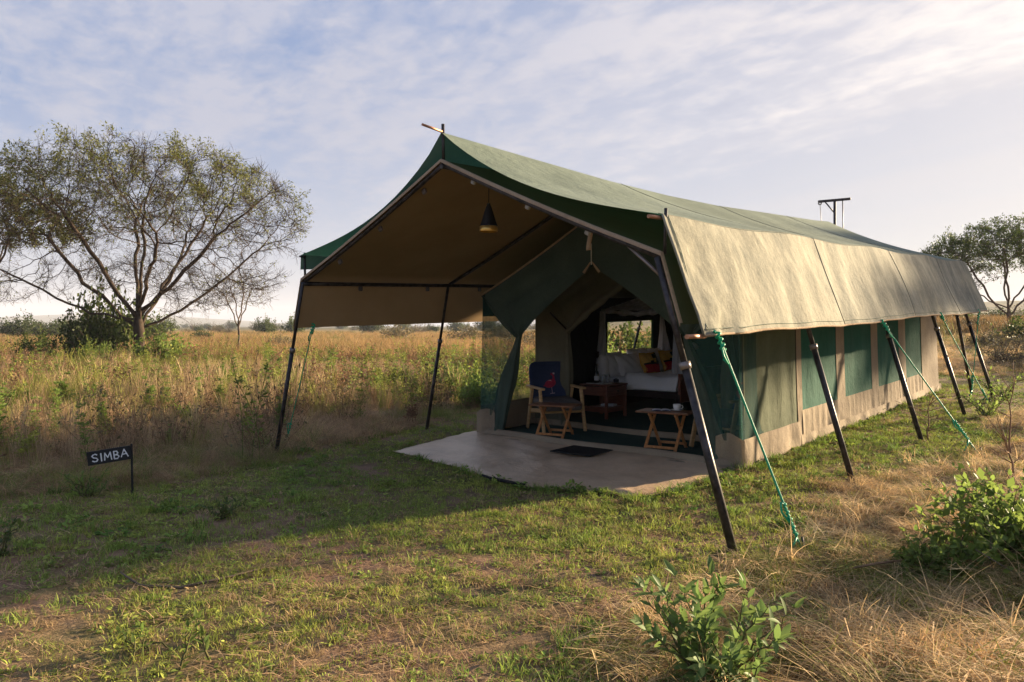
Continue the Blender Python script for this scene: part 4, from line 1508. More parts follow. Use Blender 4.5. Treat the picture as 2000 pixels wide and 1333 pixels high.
def wood(nodes, par, tip, power, base_r, mb_limit=.03):
    n = len(nodes)
    kids = [[] for _ in range(n)]
    for i, p in enumerate(par):
        if p >= 0: kids[p].append(i)
    acc = np.zeros(n)
    for i in range(n - 1, -1, -1):
        acc[i] = tip ** power if not kids[i] else sum(acc[k] for k in kids[i])
    rad = acc ** (1 / power)
    rad = np.minimum(rad * 1.0, base_r)
    return kids, rad


def make_tree(name, label, loc, crown_pts, seeds, step, kill, seed, base_r, tip=.007, power=2.35, twigs=4, twig_len=.5, leaf=None, wood_mat=None, leaf_mat=None, group=None, iters=140, jitter=.25, fork=2, part='crown'):
    rs = np.random.RandomState(seed)
    nodes, par = grow(crown_pts, seeds, step, kill, rs, iters, jitter)
    kids, rad = wood(nodes, par, tip, power, base_r)
    root = thing(name, label, 'tree', loc, 0, group)
    b = MB()
    # chains through the thickest child
    done = set(); thinP0, thinP1, thinR0, thinR1 = [], [], [], []
    starts = [i for i in range(len(nodes)) if par[i] < 0]
    st = list(starts)
    while st:
        i = st.pop()
        chain = [par[i]] if par[i] >= 0 else []
        j = i
        while True:
            chain.append(j)
            ks = kids[j]
            if not ks: break
            k = max(ks, key=lambda q: rad[q])
            for q in ks:
                if q != k: st.append(q)
            j = k
        R = [rad[q] for q in chain]
        if par[i] >= 0: R[0] = R[1] if len(R) > 1 else R[0]
        k0 = 0
        while k0 < len(chain) and R[k0] > mb_thick: k0 += 1
        if k0 >= 2:
            pts = [nodes[q] for q in chain[:k0 + 1]]; rr = [min(r_, base_r) for r_ in R[:k0 + 1]]
            b.tube(pts, rr, 9 if max(rr) > .1 else 6)
            rest = k0
        else: rest = 0
        for a in range(rest, len(chain) - 1):
            thinP0.append(nodes[chain[a]]); thinP1.append(nodes[chain[a + 1]]); thinR0.append(R[a]); thinR1.append(R[a + 1])
    b.build('trunk', wood_mat, root)
    tips = [i for i in range(len(nodes)) if rad[i] < tip * fork]
    tips = np.array(tips)
    base = nodes[tips]
    pdir = nodes[tips] - nodes[np.maximum(par[tips], 0)]
    pdir /= np.linalg.norm(pdir, axis=1, keepdims=True) + 1e-9
    LP, LD = [], []
    for k in range(twigs):
        d = pdir + rs.normal(size=base.shape) * .75
        d[:, 2] += .12
        d /= np.linalg.norm(d, axis=1, keepdims=True) + 1e-9
        l = twig_len * rs.uniform(.45, 1.1, (len(base), 1))
        m = base + d * l * .5
        d2 = d + rs.normal(size=base.shape) * .3; d2[:, 2] += .1
        d2 /= np.linalg.norm(d2, axis=1, keepdims=True)
        e = m + d2 * l * .5
        thinP0 += list(base); thinP1 += list(m); thinR0 += [tip * .75] * len(base); thinR1 += [tip * .6] * len(base)
        thinP0 += list(m); thinP1 += list(e); thinR0 += [tip * .6] * len(base); thinR1 += [tip * .3] * len(base)
        LP += [m, e, m * .5 + e * .5]; LD += [d, d2, d2]
        # side sprig
        d3 = d + rs.normal(size=base.shape) * .8; d3 /= np.linalg.norm(d3, axis=1, keepdims=True)
        e3 = m + d3 * l * .45
        thinP0 += list(m); thinP1 += list(e3); thinR0 += [tip * .5] * len(base); thinR1 += [tip * .25] * len(base)
        LP.append(e3); LD.append(d3)
    V, Q = prisms(np.array(thinP0), np.array(thinP1), np.array(thinR0), np.array(thinR1))
    tw = link_mesh('twigs', quads_mesh('twigs', V, Q, wood_mat, np.repeat(rs.uniform(size=len(thinP0)), 6)), root)
    tw['kind'] = 'stuff'
    if leaf:
        C = np.concatenate(LP); D = np.concatenate(LD)
        keep = rs.uniform(size=len(C)) < leaf['keep'](C)
        C, D = C[keep], D[keep]
        C = np.repeat(C, leaf['n'], 0); D = np.repeat(D, leaf['n'], 0)
        C = C + rs.normal(size=C.shape) * leaf['spread']
        D = D + rs.normal(size=D.shape) * .9
        V, Q = leaf_quads(C, D, leaf['len'] * rs.uniform(.6, 1.3, len(C)), leaf['wid'] * rs.uniform(.6, 1.3, len(C)), rs)
        cr = link_mesh(part, quads_mesh(part, V, Q, leaf_mat, np.repeat(rs.uniform(size=len(C)), 4)), root)
        cr['kind'] = 'stuff'
    return root


mb_thick = .028
M['bark'] = plain('acacia_bark', (0.060, 0.044, 0.033), 0.9, 0.45, 5, bump_d=0.03, stretch=(1, 1, .3), spec=0.1)
M['twig'] = plain('grey_brown_bark', (0.125, 0.095, 0.070), 0.9, 0.3, 6, spec=0.1)
M['drystem'] = plain('dry_stems', (0.22, 0.135, 0.080), 0.85, 0.35, 10, spec=0.1)
M['leaf_olive'] = leafy('olive_leaves', (0.080, 0.098, 0.022), (0.18, 0.185, 0.048), .4)
M['leaf_green'] = leafy('green_leaves', (0.045, 0.078, 0.018), (0.125, 0.160, 0.038), .4)
M['leaf_fresh'] = leafy('fresh_green_leaves', (0.095, 0.165, 0.034), (0.235, 0.30, 0.07), .55)
M['leaf_dark'] = leafy('dark_green_leaves', (0.034, 0.058, 0.016), (0.085, 0.110, 0.030), .35)
M['leaf_glossy'] = leafy('broad_glossy_leaves', (0.085, 0.155, 0.042), (0.20, 0.27, 0.075), .45, .55)
M['scrub'] = leafy('grey_green_scrub', (0.10, 0.092, 0.045), (0.18, 0.15, 0.07), .3)


def crown_cloud(n, rx, ry, ztop, drop, zlow, rs, hole=.0, p=2.0, cx=0, cy=0, shell=.5):
    out = []
    while len(out) < n:
        x, y = rs.uniform(-1, 1, 2)
        q = math.hypot(x, y)
        if q > 1: continue
        zt = ztop - drop * q ** p
        zb = zlow(q)
        if zb > zt: continue
        t = rs.uniform() ** shell
        out.append((cx + x * rx, cy + y * ry, zb + (zt - zb) * t))
    return out


def limb(p0, p1, n, bend, rs):
    p0, p1 = np.array(p0, float), np.array(p1, float)
    out = []
    for i in range(1, n + 1):
        t = i / n
        p = p0 + (p1 - p0) * t
        p[2] += bend * math.sin(math.pi * t)
        out.append(p + rs.normal(size=3) * .07 * math.sin(math.pi * min(t, .95)))
    return out


def big_acacia():
    rs = np.random.RandomState(4)
    bx, by = -15.0, 30.0
    att = crown_cloud(1750, 6.2, 5.8, 8.65, 2.0, lambda q: 2.7 + 1.7 * math.sqrt(q) if q > .10 else 4.6, rs, p=3.4, cx=.35, shell=.62)
    att += crown_cloud(260, 3.6, 3.0, 4.2, .4, lambda q: 2.6, rs, cx=.6)
    # long low limb reaching out to the left, low spray to the right
    for k in range(110):
        t = rs.uniform(); att.append((-3.0 - 4.4 * t + rs.normal() * .3, -.5 + rs.normal() * .9, 3.4 - .7 * t + rs.normal() * .28 + .5 * rs.uniform()))
    for k in range(160):
        t = rs.uniform(); att.append((1.4 + 4.2 * t + rs.normal() * .2, rs.normal() * 1.2, 2.3 + 1.3 * t + rs.normal() * .35))
    seeds = [([(0, 0, -.3), (-.02, 0, .4), (.04, .02, .9), (.03, 0, 1.35), (.0, .0, 1.75), (-.02, 0, 2.05)], -1)]
    tops = [(-3.9, .6, 5.0, .25), (-1.9, -1.6, 5.6, .1), (-.7, 1.2, 5.9, .0), (.55, -.7, 5.7, .0), (1.7, 1.5, 5.3, .1), (3.3, -.6, 5.0, .2), (3.2, 1.9, 3.9, .2), (-3.6, -1.8, 3.3, .35), (2.0, -2.6, 4.6, .1), (.3, 3.2, 4.6, .1)]
    for i, (x, y, z, bd) in enumerate(tops):
        seeds.append((limb((.03, 0, 1.35) if i % 3 == 0 else (0, 0, 1.75) if i % 3 == 1 else (-.02, 0, 2.05), (x, y, z), 10, -bd * .9, rs), 3 + i % 3))
    zz = lambda C: np.clip((C[:, 2] - 4.4) / 3.2, .06, 1) * .62 * sstep(-.15, .55, fbm2(C[:, 0] * 1.5 + C[:, 2], C[:, 1] * 1.5 - C[:, 2], 17, 3))
    make_tree('acacia_tree', 'large spreading acacia with bare brown twigs and sparse olive leaves left of the tent', on_ground(bx, by), att, seeds, .26, .32, 4, .40, tip=.0075, power=2.02, twigs=5, twig_len=.62,
              leaf=dict(keep=zz, n=4, spread=.07, len=.12, wid=.042), wood_mat=M['bark'], leaf_mat=M['leaf_olive'], fork=2.2)


def left_neighbour():
    rs = np.random.RandomState(9)
    # its crown enters the picture from the left edge
    bx, by = -22.6, 31.5
    att = crown_cloud(800, 4.0, 3.4, 7.9, 1.9, lambda q: 4.6 + .5 * q, rs, p=2.0, cx=.5, shell=.8)
    seeds = [([(0, 0, -.3), (.05, 0, .6), (.1, 0, 1.2), (.12, .05, 1.8)], -1)]
    for (x, y, z) in ((-1.4, .6, 4.6), (1.6, -.4, 4.9), (.3, 1.3, 5.0), (.2, -1.4, 4.8)):
        seeds.append((limb((.12, .05, 1.8), (x, y, z), 8, -.2, rs), 3))
    make_tree('acacia_tree', 'leafy olive-green acacia whose crown enters beside the large bare acacia at the edge', on_ground(bx, by), att, seeds, .3, .42, 9, .24, tip=.008, power=2.4, twigs=4, twig_len=.5,
              leaf=dict(keep=lambda C: np.full(len(C), .62), n=3, spread=.07, len=.17, wid=.06), wood_mat=M['bark'], leaf_mat=M['leaf_olive'])


def small_tree():
    rs = np.random.RandomState(14)
    bx, by = -16.1, 44.0
    att = crown_cloud(420, 1.75, 1.6, 5.15, 1.0, lambda q: 2.2 + .9 * q, rs, p=2.2, shell=.8)
    seeds = [([(0, 0, -.3), (0, 0, .5), (.04, 0, 1.0), (.0, .0, 1.5)], -1)]
    for (x, y, z) in ((-.8, .2, 3.2), (.7, -.2, 3.3), (.1, .6, 3.5), (0, -.6, 3.2)):
        seeds.append((limb((0, 0, 1.5), (x, y, z), 5, 0, rs), 3))
    make_tree('bare_tree', 'small leafless thorn tree standing beyond the large acacia', on_ground(bx, by), att, seeds, .22, .3, 14, .11, tip=.009, power=2.3, twigs=3, twig_len=.45,
              leaf=dict(keep=lambda C: np.full(len(C), .10), n=1, spread=.05, len=.14, wid=.05), wood_mat=M['twig'], leaf_mat=M['leaf_olive'])


def right_tree():
    rs = np.random.RandomState(23)
    bx, by = 26.6, 40.0
    att = crown_cloud(1150, 4.9, 4.2, 5.75, 2.1, lambda q: 2.9 + .35 * q, rs, p=2.3, cx=.0, shell=.55)
    att += [(-2.3 + rs.normal() * .5, rs.normal() * .8, 2.4 + rs.normal() * .3) for _ in range(40)]
    seeds = [([(0, 0, -.3), (.02, 0, .3), (.0, 0, .7), (-.03, .0, 1.1)], -1)]
    for i, (x, y, z) in enumerate(((-2.1, .3, 3.6), (-1.0, -1.2, 3.9), (.2, .8, 4.2), (1.1, -.6, 3.9), (2.2, .4, 3.5), (-1.9, 1.4, 2.8))):
        seeds.append((limb((-.03 if i % 2 else 0, 0, 1.1 if i % 2 else .7), (x, y, z), 8, -.25, rs), 3 if i % 2 else 2))
    make_tree('umbrella_tree', 'green flat-crowned umbrella thorn behind the far right end of the tent', on_ground(bx, by, -.1), att, seeds, .26, .36, 23, .30, tip=.010, power=2.4, twigs=4, twig_len=.42,
              leaf=dict(keep=lambda C: np.clip((C[:, 2] - 2.2) / 2.0, .15, 1) * .75, n=3, spread=.07, len=.14, wid=.05), wood_mat=M['twig'], leaf_mat=M['leaf_green'])


def shade_tree():
    # stands off to the right; its shade falls on the back of the tent
    rs = np.random.RandomState(31)
    cxx, cyy = 23.5, 22.95
    dx, dy = math.cos(SUN_AZ), -math.sin(SUN_AZ)          # across the light, towards the front of the tent
    g = gz(cxx, cyy)
    att = [(a[0], a[1], a[2] - g) for a in crown_cloud(520, 1.75, 1.75, 7.25, .5, lambda q: 5.25 + .1 * q, rs, shell=.9)]
    for k in range(20):
        t = rs.uniform(1.5, 3.6); att.append((dx * t + rs.normal() * .3, dy * t + rs.normal() * .3, 6.6 - g + rs.normal() * .28))
    seeds = [([(0, 0, -.3), (0, 0, .8), (.05, 0, 1.8), (0, .04, 2.8)], -1)]
    for (x, y, z) in ((-.8, .2, 4.9), (.7, -.3, 5.0), (.1, .7, 4.9), (.1, -.8, 5.0)): seeds.append((limb((0, .04, 2.8), (x, y, z - g), 6, -.1, rs), 3))
    make_tree('umbrella_tree', 'green thorn tree off to the right whose shade falls on the tent', on_ground(cxx, cyy), att, seeds, .28, .38, 31, .2, tip=.010, power=2.4, twigs=4, twig_len=.42,
              leaf=dict(keep=lambda C: np.full(len(C), .75), n=5, spread=.10, len=.20, wid=.09), wood_mat=M['twig'], leaf_mat=M['leaf_green'])


big_acacia(); left_neighbour(); small_tree(); right_tree(); shade_tree()


# ------------------------------------------------------------------ bushes and weeds
def bush_meshes(seed, R, H, stems, leaves, ln, wd, wood_m, leaf_m, lean=.5, low=.0, up=.3):
    rs = np.random.RandomState(seed)
    P0, P1, R0, R1 = [], [], [], []
    C, D = [], []
    for k in range(stems):
        az = rs.uniform(0, 6.283); rr = R * math.sqrt(rs.uniform()) ; hh = H * rs.uniform(.45, 1.0) * (1 - .45 * (rr / R) ** 2)
        tip = np.array([rr * math.cos(az), rr * math.sin(az), hh]); p = np.array([rs.normal() * R * .08, rs.normal() * R * .08, -.05])
        n = 5; prev = p
        for i in range(1, n + 1):
            t = i / n
            q = p + (tip - p) * np.array([t ** (1 - lean * .4), t ** (1 - lean * .4), t ** (1 + lean * .3)]) + rs.normal(size=3) * R * .05
            P0.append(prev); P1.append(q); R0.append(.012 * R * (1.2 - t)); R1.append(.012 * R * (1.2 - t) * .8)
            m = max(1, int(leaves * (low + (1 - low) * t) * 2 / n))
            f = rs.uniform(size=(m, 1))
            C.append(prev + (q - prev) * f + rs.normal(size=(m, 3)) * R * .09)
            dd = rs.normal(size=(m, 3)); dd[:, 2] += up; D.append(dd)
            # side shoots
            if i > 1:
                e = q + rs.normal(size=3) * R * .16 + np.array([0, 0, R * .08])
                P0.append(q); P1.append(e); R0.append(.006 * R); R1.append(.003 * R)
                m2 = m // 2 + 1
                C.append(q + (e - q) * rs.uniform(size=(m2, 1)) + rs.normal(size=(m2, 3)) * R * .05); dd = rs.normal(size=(m2, 3)); dd[:, 2] += up; D.append(dd)
            prev = q
    V, Q = prisms(np.array(P0), np.array(P1), np.array(R0), np.array(R1))
    wm = quads_mesh('stems', V, Q, wood_m)
    C = np.concatenate(C); D = np.concatenate(D)
    C[:, 2] = np.maximum(C[:, 2], .02)
    V, Q = leaf_quads(C, D, ln * rs.uniform(.6, 1.35, len(C)), wd * rs.uniform(.6, 1.35, len(C)), rs)
    lm = quads_mesh('foliage', V, Q, leaf_m, np.repeat(rs.uniform(size=len(C)), 4))
    return wm, lm


def bush(name, label, cat, x, y, meshes, sc=1.0, rz=0.0, group=None, squash=1.0):
    t = thing(name, label, cat, on_ground(x, y, -.03), rz, group)
    t.scale = (sc, sc, sc * squash)
    link_mesh('stems', meshes[0], t)
    f = link_mesh('foliage', meshes[1], t); f['kind'] = 'stuff'
    return t


BU = {
    'green': bush_meshes(1, 1.0, 1.3, 46, 34, .12, .060, M['twig'], M['leaf_green']),
    'dark': bush_meshes(2, 1.0, 1.25, 50, 34, .12, .060, M['twig'], M['leaf_dark']),
    'fresh': bush_meshes(3, 1.0, 1.1, 44, 34, .12, .06, M['twig'], M['leaf_fresh']),
    'small': bush_meshes(7, 1.0, 1.0, 40, 30, .22, .12, M['twig'], M['leaf_fresh']),
    'scrub': bush_meshes(5, 1.0, 1.0, 40, 15, .11, .05, M['twig'], M['scrub']),
    'wiry': bush_meshes(8, .8, 1.35, 22, 3, .07, .03, M['drystem'], M['scrub']),
    'twiggy': bush_meshes(6, 1.0, 1.2, 60, 4, .09, .04, M['twig'], M['scrub']),
}
# round the foot of the big acacia
for lab, k, x, y, sc, sq in (
        ('dark green bush growing against the left side of the acacia trunk', 'dark', -17.1, 30.0, 1.35, 1.3),
        ('tall green shrub climbing beside the acacia trunk', 'green', -16.5, 30.3, 1.4, 1.85),
        ('fresh green rounded bush on the right of the acacia trunk', 'fresh', -13.4, 28.6, 1.20, 1.0),
        ('pale green bush at the left end of the thicket under the acacia', 'green', -19.6, 31.0, 1.05, 1.0),
        ('low green bush between the acacia trunk and the dark thicket', 'fresh', -15.9, 28.6, .75, 1.2)):
    bush('bush', lab, 'bush', x, y, BU[k], sc, x * 1.7, None, sq)

rnd = random.Random(77)
far_spec = {'dark': 'dark green bush far out on the golden plain', 'scrub': 'grey-brown scrub bush far out on the golden plain', 'green': 'green bush standing far out on the plain', 'twiggy': 'bare twiggy bush standing far out on the plain'}
for i in range(84):
    k = rnd.choice(['dark', 'dark', 'scrub', 'scrub', 'green', 'twiggy'])
    y = 45 + 300 * rnd.random() ** 1.4
    u = rnd.uniform(-.80, .10) if i < 66 else rnd.uniform(.50, .86)
    if i >= 66: y = 30 + 150 * rnd.random() ** 1.5
    x = u * y
    sc = rnd.uniform(.8, 1.9) * (1 + y / 220)
    g = 'bushes across the plain' if i < 66 else 'scrub on the rise beyond the tent'
    lab = far_spec[k] if i < 66 else {'dark': 'dark bush', 'scrub': 'grey-brown scrub', 'green': 'green bush', 'twiggy': 'twiggy bush'}[k] + ' on the rise beyond the right end of the tent'
    if 28 < y < 48 and abs(x - 26.6) < 2.5: continue
    bush('scrub_bush', lab, 'bush', x, y, BU[k], sc, rnd.uniform(0, 6.28), g + ', ' + k.replace('scrub', 'grey'), rnd.uniform(.7, 1.15))
for i in range(22):
    k = rnd.choice(['scrub', 'scrub', 'twiggy', 'twiggy', 'green'])
    y = 13.5 + 26 * rnd.random() ** 1.3; x = rnd.uniform(.60, .80) * y
    if abs(x - 26.6) < 1.5 and abs(y - 40) < 2: continue
    bush('scrub_bush', {'dark': 'dark', 'scrub': 'grey-brown', 'green': 'green', 'twiggy': 'bare twiggy'}[k] + ' bush in the brown grass past the last right post', 'bush', x, y, BU[k], rnd.uniform(.35, .8) * (1 + y / 60), rnd.uniform(0, 6.28), 'scrub past the last right post, ' + k.replace('scrub', 'grey'), rnd.uniform(.6, 1.0))
# line of dark trees on the skyline
rs_ = np.random.RandomState(5)
for i in range(46):
    y = rnd.uniform(330, 700)
    x = rnd.uniform(-.85, .12) * y
    bush('skyline_tree', 'small dark tree on the skyline of the plain', 'tree', x, y, BU['dark'], rnd.uniform(2.2, 4.4), rnd.uniform(0, 6.28), 'dark trees along the skyline', rnd.uniform(.6, 1.1))


def weed_meshes(seed, H, n_stems, ln, wd, leaf_m, dens=34):
    rs = np.random.RandomState(seed)
    P0, P1, R0, R1, C, D = [], [], [], [], [], []
    for k in range(n_stems):
        az = rs.uniform(0, 6.28); lean = rs.uniform(.02, .22)
        p = np.array([rs.normal() * .03, rs.normal() * .03, -.03]); h = H * rs.uniform(.6, 1.0); prev = p
        for i in range(1, 8):
            t = i / 7
            q = p + np.array([math.cos(az) * lean * h * t * t, math.sin(az) * lean * h * t * t, h * t]) + rs.normal(size=3) * .012
            P0.append(prev); P1.append(q); R0.append(.006 * (1.1 - t * .8)); R1.append(.006 * (1.0 - t * .8)); prev = q
            m = int(dens * (.45 + .6 * t))
            a = rs.uniform(0, 6.28, m); dd = np.stack([np.cos(a), np.sin(a), rs.uniform(.1, .8, m)], 1)
            off = rs.uniform(.2, 1, (m, 1)) * (.13 * (1.15 - .75 * t)) * H
            C.append(q + dd * off + rs.normal(size=(m, 3)) * .012); D.append(dd)
    V, Q = prisms(np.array(P0), np.array(P1), np.array(R0), np.array(R1)); wm = quads_mesh('stems', V, Q, M['weedstem'])
    C = np.concatenate(C); D = np.concatenate(D)
    V, Q = leaf_quads(C, D, ln * rs.uniform(.6, 1.3, len(C)), wd * rs.uniform(.6, 1.3, len(C)), rs, 1.2)
    return wm, quads_mesh('foliage', V, Q, leaf_m, np.repeat(rs.uniform(size=len(C)), 4))


M['weedstem'] = plain('weed_stems', (0.115, 0.105, 0.045), 0.8, 0.3, 10, spec=0.1)
WE = [weed_meshes(11, 1.15, 3, .055, .021, M['leaf_fresh']), weed_meshes(12, .9, 5, .05, .020, M['leaf_fresh']), weed_meshes(13, 1.3, 3, .06, .022, M['leaf_fresh'], 26)]
LABW = ['leafy green weed standing above the tall dry grass', 'bushy green weed in the tall dry grass', 'slender pale green weed rising from the tall dry grass']
for i in range(58):
    y = 7.6 + 15 * rnd.random() ** 1.2
    x = rnd.uniform(-.72, -.02) * y
    if float(zone_tall(x, y)) < .9: continue
    bush('twiggy_shrub', 'brown twiggy shrub standing in the dry grass of the left field', 'shrub', x, y, BU['wiry'], rnd.uniform(.36, .85), rnd.uniform(0, 6.28), 'brown twiggy shrubs in the left field', rnd.uniform(.9, 1.3))
for i in range(110):
    k = rnd.choice([0, 1, 2])
    y = 8 + 24 * rnd.random() ** 1.2
    x = rnd.uniform(-.80, .02) * y
    if float(zone_tall(x, y)) < .9 or under_tent(np.array(x), np.array(y), .5): continue
    bush('tall_weed', LABW[k], 'weed', x, y, WE[k], rnd.uniform(.45, .95), rnd.uniform(0, 6.28), ('pale leafy weeds', 'bushy weeds', 'slender weeds')[k] + ' in the tall grass')
# taller green shrubs seen under the left flap
for lab, k, x, y, sc in (('leafy green shrub behind the second left post of the canopy', 'fresh', -.95, 14.6, .62), ('green shrub against the mesh side of the tent', 'fresh', -.55, 13.2, .50),
                         ('small green tree-like weed in the field between the left posts', 'green', -2.4, 16.5, .42), ('fresh green shrub out beyond the bedroom window', 'fresh', 2.2, 19.5, .9), ('pale shrub on the grass beyond the tent window', 'green', 3.6, 24.0, 1.2)):
    bush('shrub', lab, 'shrub', x, y, BU[k], sc, x, None, 1.15)


# ------------------------------------------------------------------ broad-leaved foreground shrubs
def broad_leaf_mesh(ln, wd, fold=.25, curl=.18):
    V = []; n = 5
    for i in range(n + 1):
        t = i / n
        w = wd * .5 * (math.sin(math.pi * t ** .8)) ** .8 if 0 < t < 1 else .0008
        z = -curl * ln * t * t
        V += [(-w, ln * t, z + fold * w), (0, ln * t, z), (w, ln * t, z + fold * w)]
    Q = []
    for i in range(n):
        a = i * 3; Q += [(a, a + 1, a + 4, a + 3), (a + 1, a + 2, a + 5, a + 4)]
    return np.array(V), np.array(Q)


def place_mesh(V, pos, direction, up, sc):
    y = Vector(direction).normalized(); x = y.cross(Vector(up))
    if x.length < 1e-4: x = y.orthogonal()
    x.normalize(); z = x.cross(y)
    R = np.array([[x.x, y.x, z.x], [x.y, y.y, z.y], [x.z, y.z, z.z]])
    return (V * sc) @ R.T + np.array(pos)


def broad_shrub(name, label, x, y, stems, ln, wd, seed, leaf_m, spread=.4, H=.6, pairs=7, stem_m=None, lean_to=None, one_by_one=True, filler=None):
    rs = np.random.RandomState(seed)
    t = thing(name, label, 'shrub', on_ground(x, y, -.02))
    LV, LQ = broad_leaf_mesh(1, wd / ln)
    protos = []
    sb = MB(); leaves = []
    for k in range(stems):
        az = rs.uniform(0, 6.28); rr = spread * math.sqrt(rs.uniform(.05, 1)); h = H * rs.uniform(.55, 1.0)
        tip = Vector((rr * math.cos(az), rr * math.sin(az), h))
        if lean_to: tip += Vector(lean_to) * h
        p0 = Vector((rs.normal() * .05, rs.normal() * .05, 0)); pts = []
        for i in range(9):
            q = i / 8
            pts.append(p0.lerp(tip, q) + Vector((0, 0, .12 * h * math.sin(math.pi * q))) + Vector(tuple(rs.normal(size=3) * .008)))
        sb.tube(pts, [.006 * (1.15 - i / 8) for i in range(9)], 5)
        for i in range(pairs):
            q = .10 + .90 * i / (pairs - 1) + rs.uniform(-.04, .04); q = min(1.0, max(.05, q))
            f = q * 8; a = min(int(f), 7); p = pts[a].lerp(pts[a + 1], f - a); d = (pts[a + 1] - pts[a]).normalized()
            side = d.cross(Vector((0, 0, 1)));
            side = side.normalized() if side.length > .05 else Vector((1, 0, 0))
            ro = Matrix.Rotation(rs.uniform(-.5, .5) + (1.57 if i % 2 else 0), 3, d)
            for sg in ((-1, 1) if i < pairs - 1 else (-1, 1, 0)):
                dr = (ro @ side) * sg + d * rs.uniform(.5, 1.1) + Vector((0, 0, .25))
                leaves.append((p, dr, ln * rs.uniform(.38, 1.25) * (1 - .25 * q)))
    if filler:
        fo = link_mesh('inner_foliage', BU[filler[0]][1], t); fo['kind'] = 'stuff'; fo.scale = (filler[1],) * 3
        link_mesh('inner_twigs', BU[filler[0]][0], t).scale = (filler[1],) * 3
    sb.build('stems', stem_m or M['weedstem'], t)
    V, Q, S = [], [], []
    o = 0
    base = []
    for j, (p, dr, l) in enumerate(leaves):
        up = Vector((rs.normal() * .4, rs.normal() * .4, 1))
        v = place_mesh(LV, p, dr, up, l)
        if one_by_one and j < 280:
            base.append((v, rs.uniform()))
        else:
            V.append(v); Q.append(LQ + o); S.append(np.full(len(v), rs.uniform())); o += len(v)
    for v, s_ in base:
        c = v[0].copy()
        me = quads_mesh('leaf', v - c, LQ, leaf_m, np.full(len(v), s_), True)
        lo = link_mesh('leaf', me, t); lo.location = c
    if V:
        f = link_mesh('foliage', quads_mesh('foliage', np.concatenate(V), np.concatenate(Q), leaf_m, np.concatenate(S), True), t); f['kind'] = 'stuff'
    return t


broad_shrub('broadleaf_shrub', 'leafy green shrub with pointed oval leaves at the bottom edge of the lawn', 0.86, 3.16, 26, .10, .036, 51, M['leaf_glossy'], .36, .46, 9)
broad_shrub('broadleaf_shrub', 'tall single sprig of pointed leaves rising behind the bottom-edge shrub', .93, 3.55, 3, .115, .038, 52, M['leaf_glossy'], .12, .62, 8)
broad_shrub('green_shrub', 'bright green leafy shrub in the hay at the right edge', 3.14, 4.62, 40, .056, .030, 53, M['leaf_fresh'], .56, .62, 14, filler=('fresh', .58))
broad_shrub('green_shrub', 'low bright green plant beside the right-edge shrub', 2.50, 4.50, 22, .055, .034, 54, M['leaf_fresh'], .24, .30, 8, filler=('small', .22))
broad_shrub('green_shrub', 'small dark green plant at the left edge of the lawn', -3.50, 5.02, 12, .06, .026, 55, M['leaf_green'], .20, .30, 7)
broad_shrub('seedling', 'upright fresh green seedling at the bottom of the lawn', -1.47, 3.42, 3, .055, .020, 56, M['leaf_fresh'], .05, .26, 8)
broad_shrub('seedling', 'paler double seedling at the bottom left of the lawn', -1.78, 3.50, 4, .05, .018, 57, M['leaf_fresh'], .09, .20, 7)
broad_shrub('green_shrub', 'green feathery plant beneath the black name sign', -3.85, 6.75, 12, .07, .02, 58, M['leaf_fresh'], .22, .26, 9)
broad_shrub('green_shrub', 'dark green clump in the shaded lawn left of the canopy', -2.35, 6.05, 10, .06, .022, 59, M['leaf_green'], .20, .16, 6)
broad_shrub('green_shrub', 'green clump round the feet of the far right posts', 6.75, 10.6, 16, .07, .032, 60, M['leaf_fresh'], .5, .42, 8)
broad_shrub('green_shrub', 'green weedy clump near the last right posts', 8.1, 12.3, 16, .08, .034, 61, M['leaf_fresh'], .6, .5, 8)


# dry stalks at the right edge
def stalk(label, x, y, H, seed, lean):
    rs = np.random.RandomState(seed)
    t = thing('dry_stalk', label, 'dry stalk', on_ground(x, y, -.03))
    b = MB()
    pts = [Vector((lean[0] * q * q + rs.normal() * .012, lean[1] * q * q + rs.normal() * .012, H * q)) for q in np.linspace(0, 1, 9)]
    b.tube(pts, [.011 * (1.1 - i / 9) for i in range(9)], 6)
    for k in range(14):
        i = rs.randint(2, 8); d = Vector((rs.normal(), rs.normal(), rs.uniform(.4, 1.2))).normalized()
        l = rs.uniform(.12, .4); e = pts[i] + d * l
        b.tube([pts[i], pts[i].lerp(e, .5) + Vector((0, 0, -.01)), e], [.005, .0035, .0018], 5)
    b.build('stem', M['drystem'], t)


stalk('tall dry reddish stalk standing at the right edge near the tent', 5.15, 7.75, .98, 3, (.08, 0))
stalk('thin dry stalk leaning at the right edge by the green shrub', 4.15, 6.15, .72, 5, (-.10, .05))
stalk('short dry stalk in the hay below the far guy rope', 4.95, 8.9, .62, 7, (.05, .05))
tw = MB()
tw.tube([on_ground(x, y, .018 + .01 * math.sin(x * 7)) for x, y in ((-2.42, 4.62), (-2.2, 4.42), (-1.95, 4.40), (-1.72, 4.55), (-1.55, 4.72))], [.005, .009, .010, .008, .004], 6)
tw.tube([on_ground(x, y, .02) for x, y in ((-1.72, 4.55), (-1.66, 4.68), (-1.75, 4.80))], [.006, .004, .003], 5)
o = tw.build('fallen_twig', M['twig'])
tag(o, 'crooked brown twig lying on the lawn', 'twig')
for lab, pts in (('pale broken stick lying in the hay below the right shrub', ((2.02, 4.42), (2.2, 4.50), (2.42, 4.56))), ('bent grey stick by the low bright green plant', ((2.62, 4.78), (2.72, 4.92), (2.92, 5.05)))):
    b = MB(); b.tube([on_ground(x, y, .12) for x, y in pts], [.006, .008, .005], 6)
    tag(b.build('fallen_stick', M['drystem']), lab, 'stick')

# ------------------------------------------------------------------ grass (nobody could count it)
M['grass'] = tinted('grass_blades', .35, .7, .45)


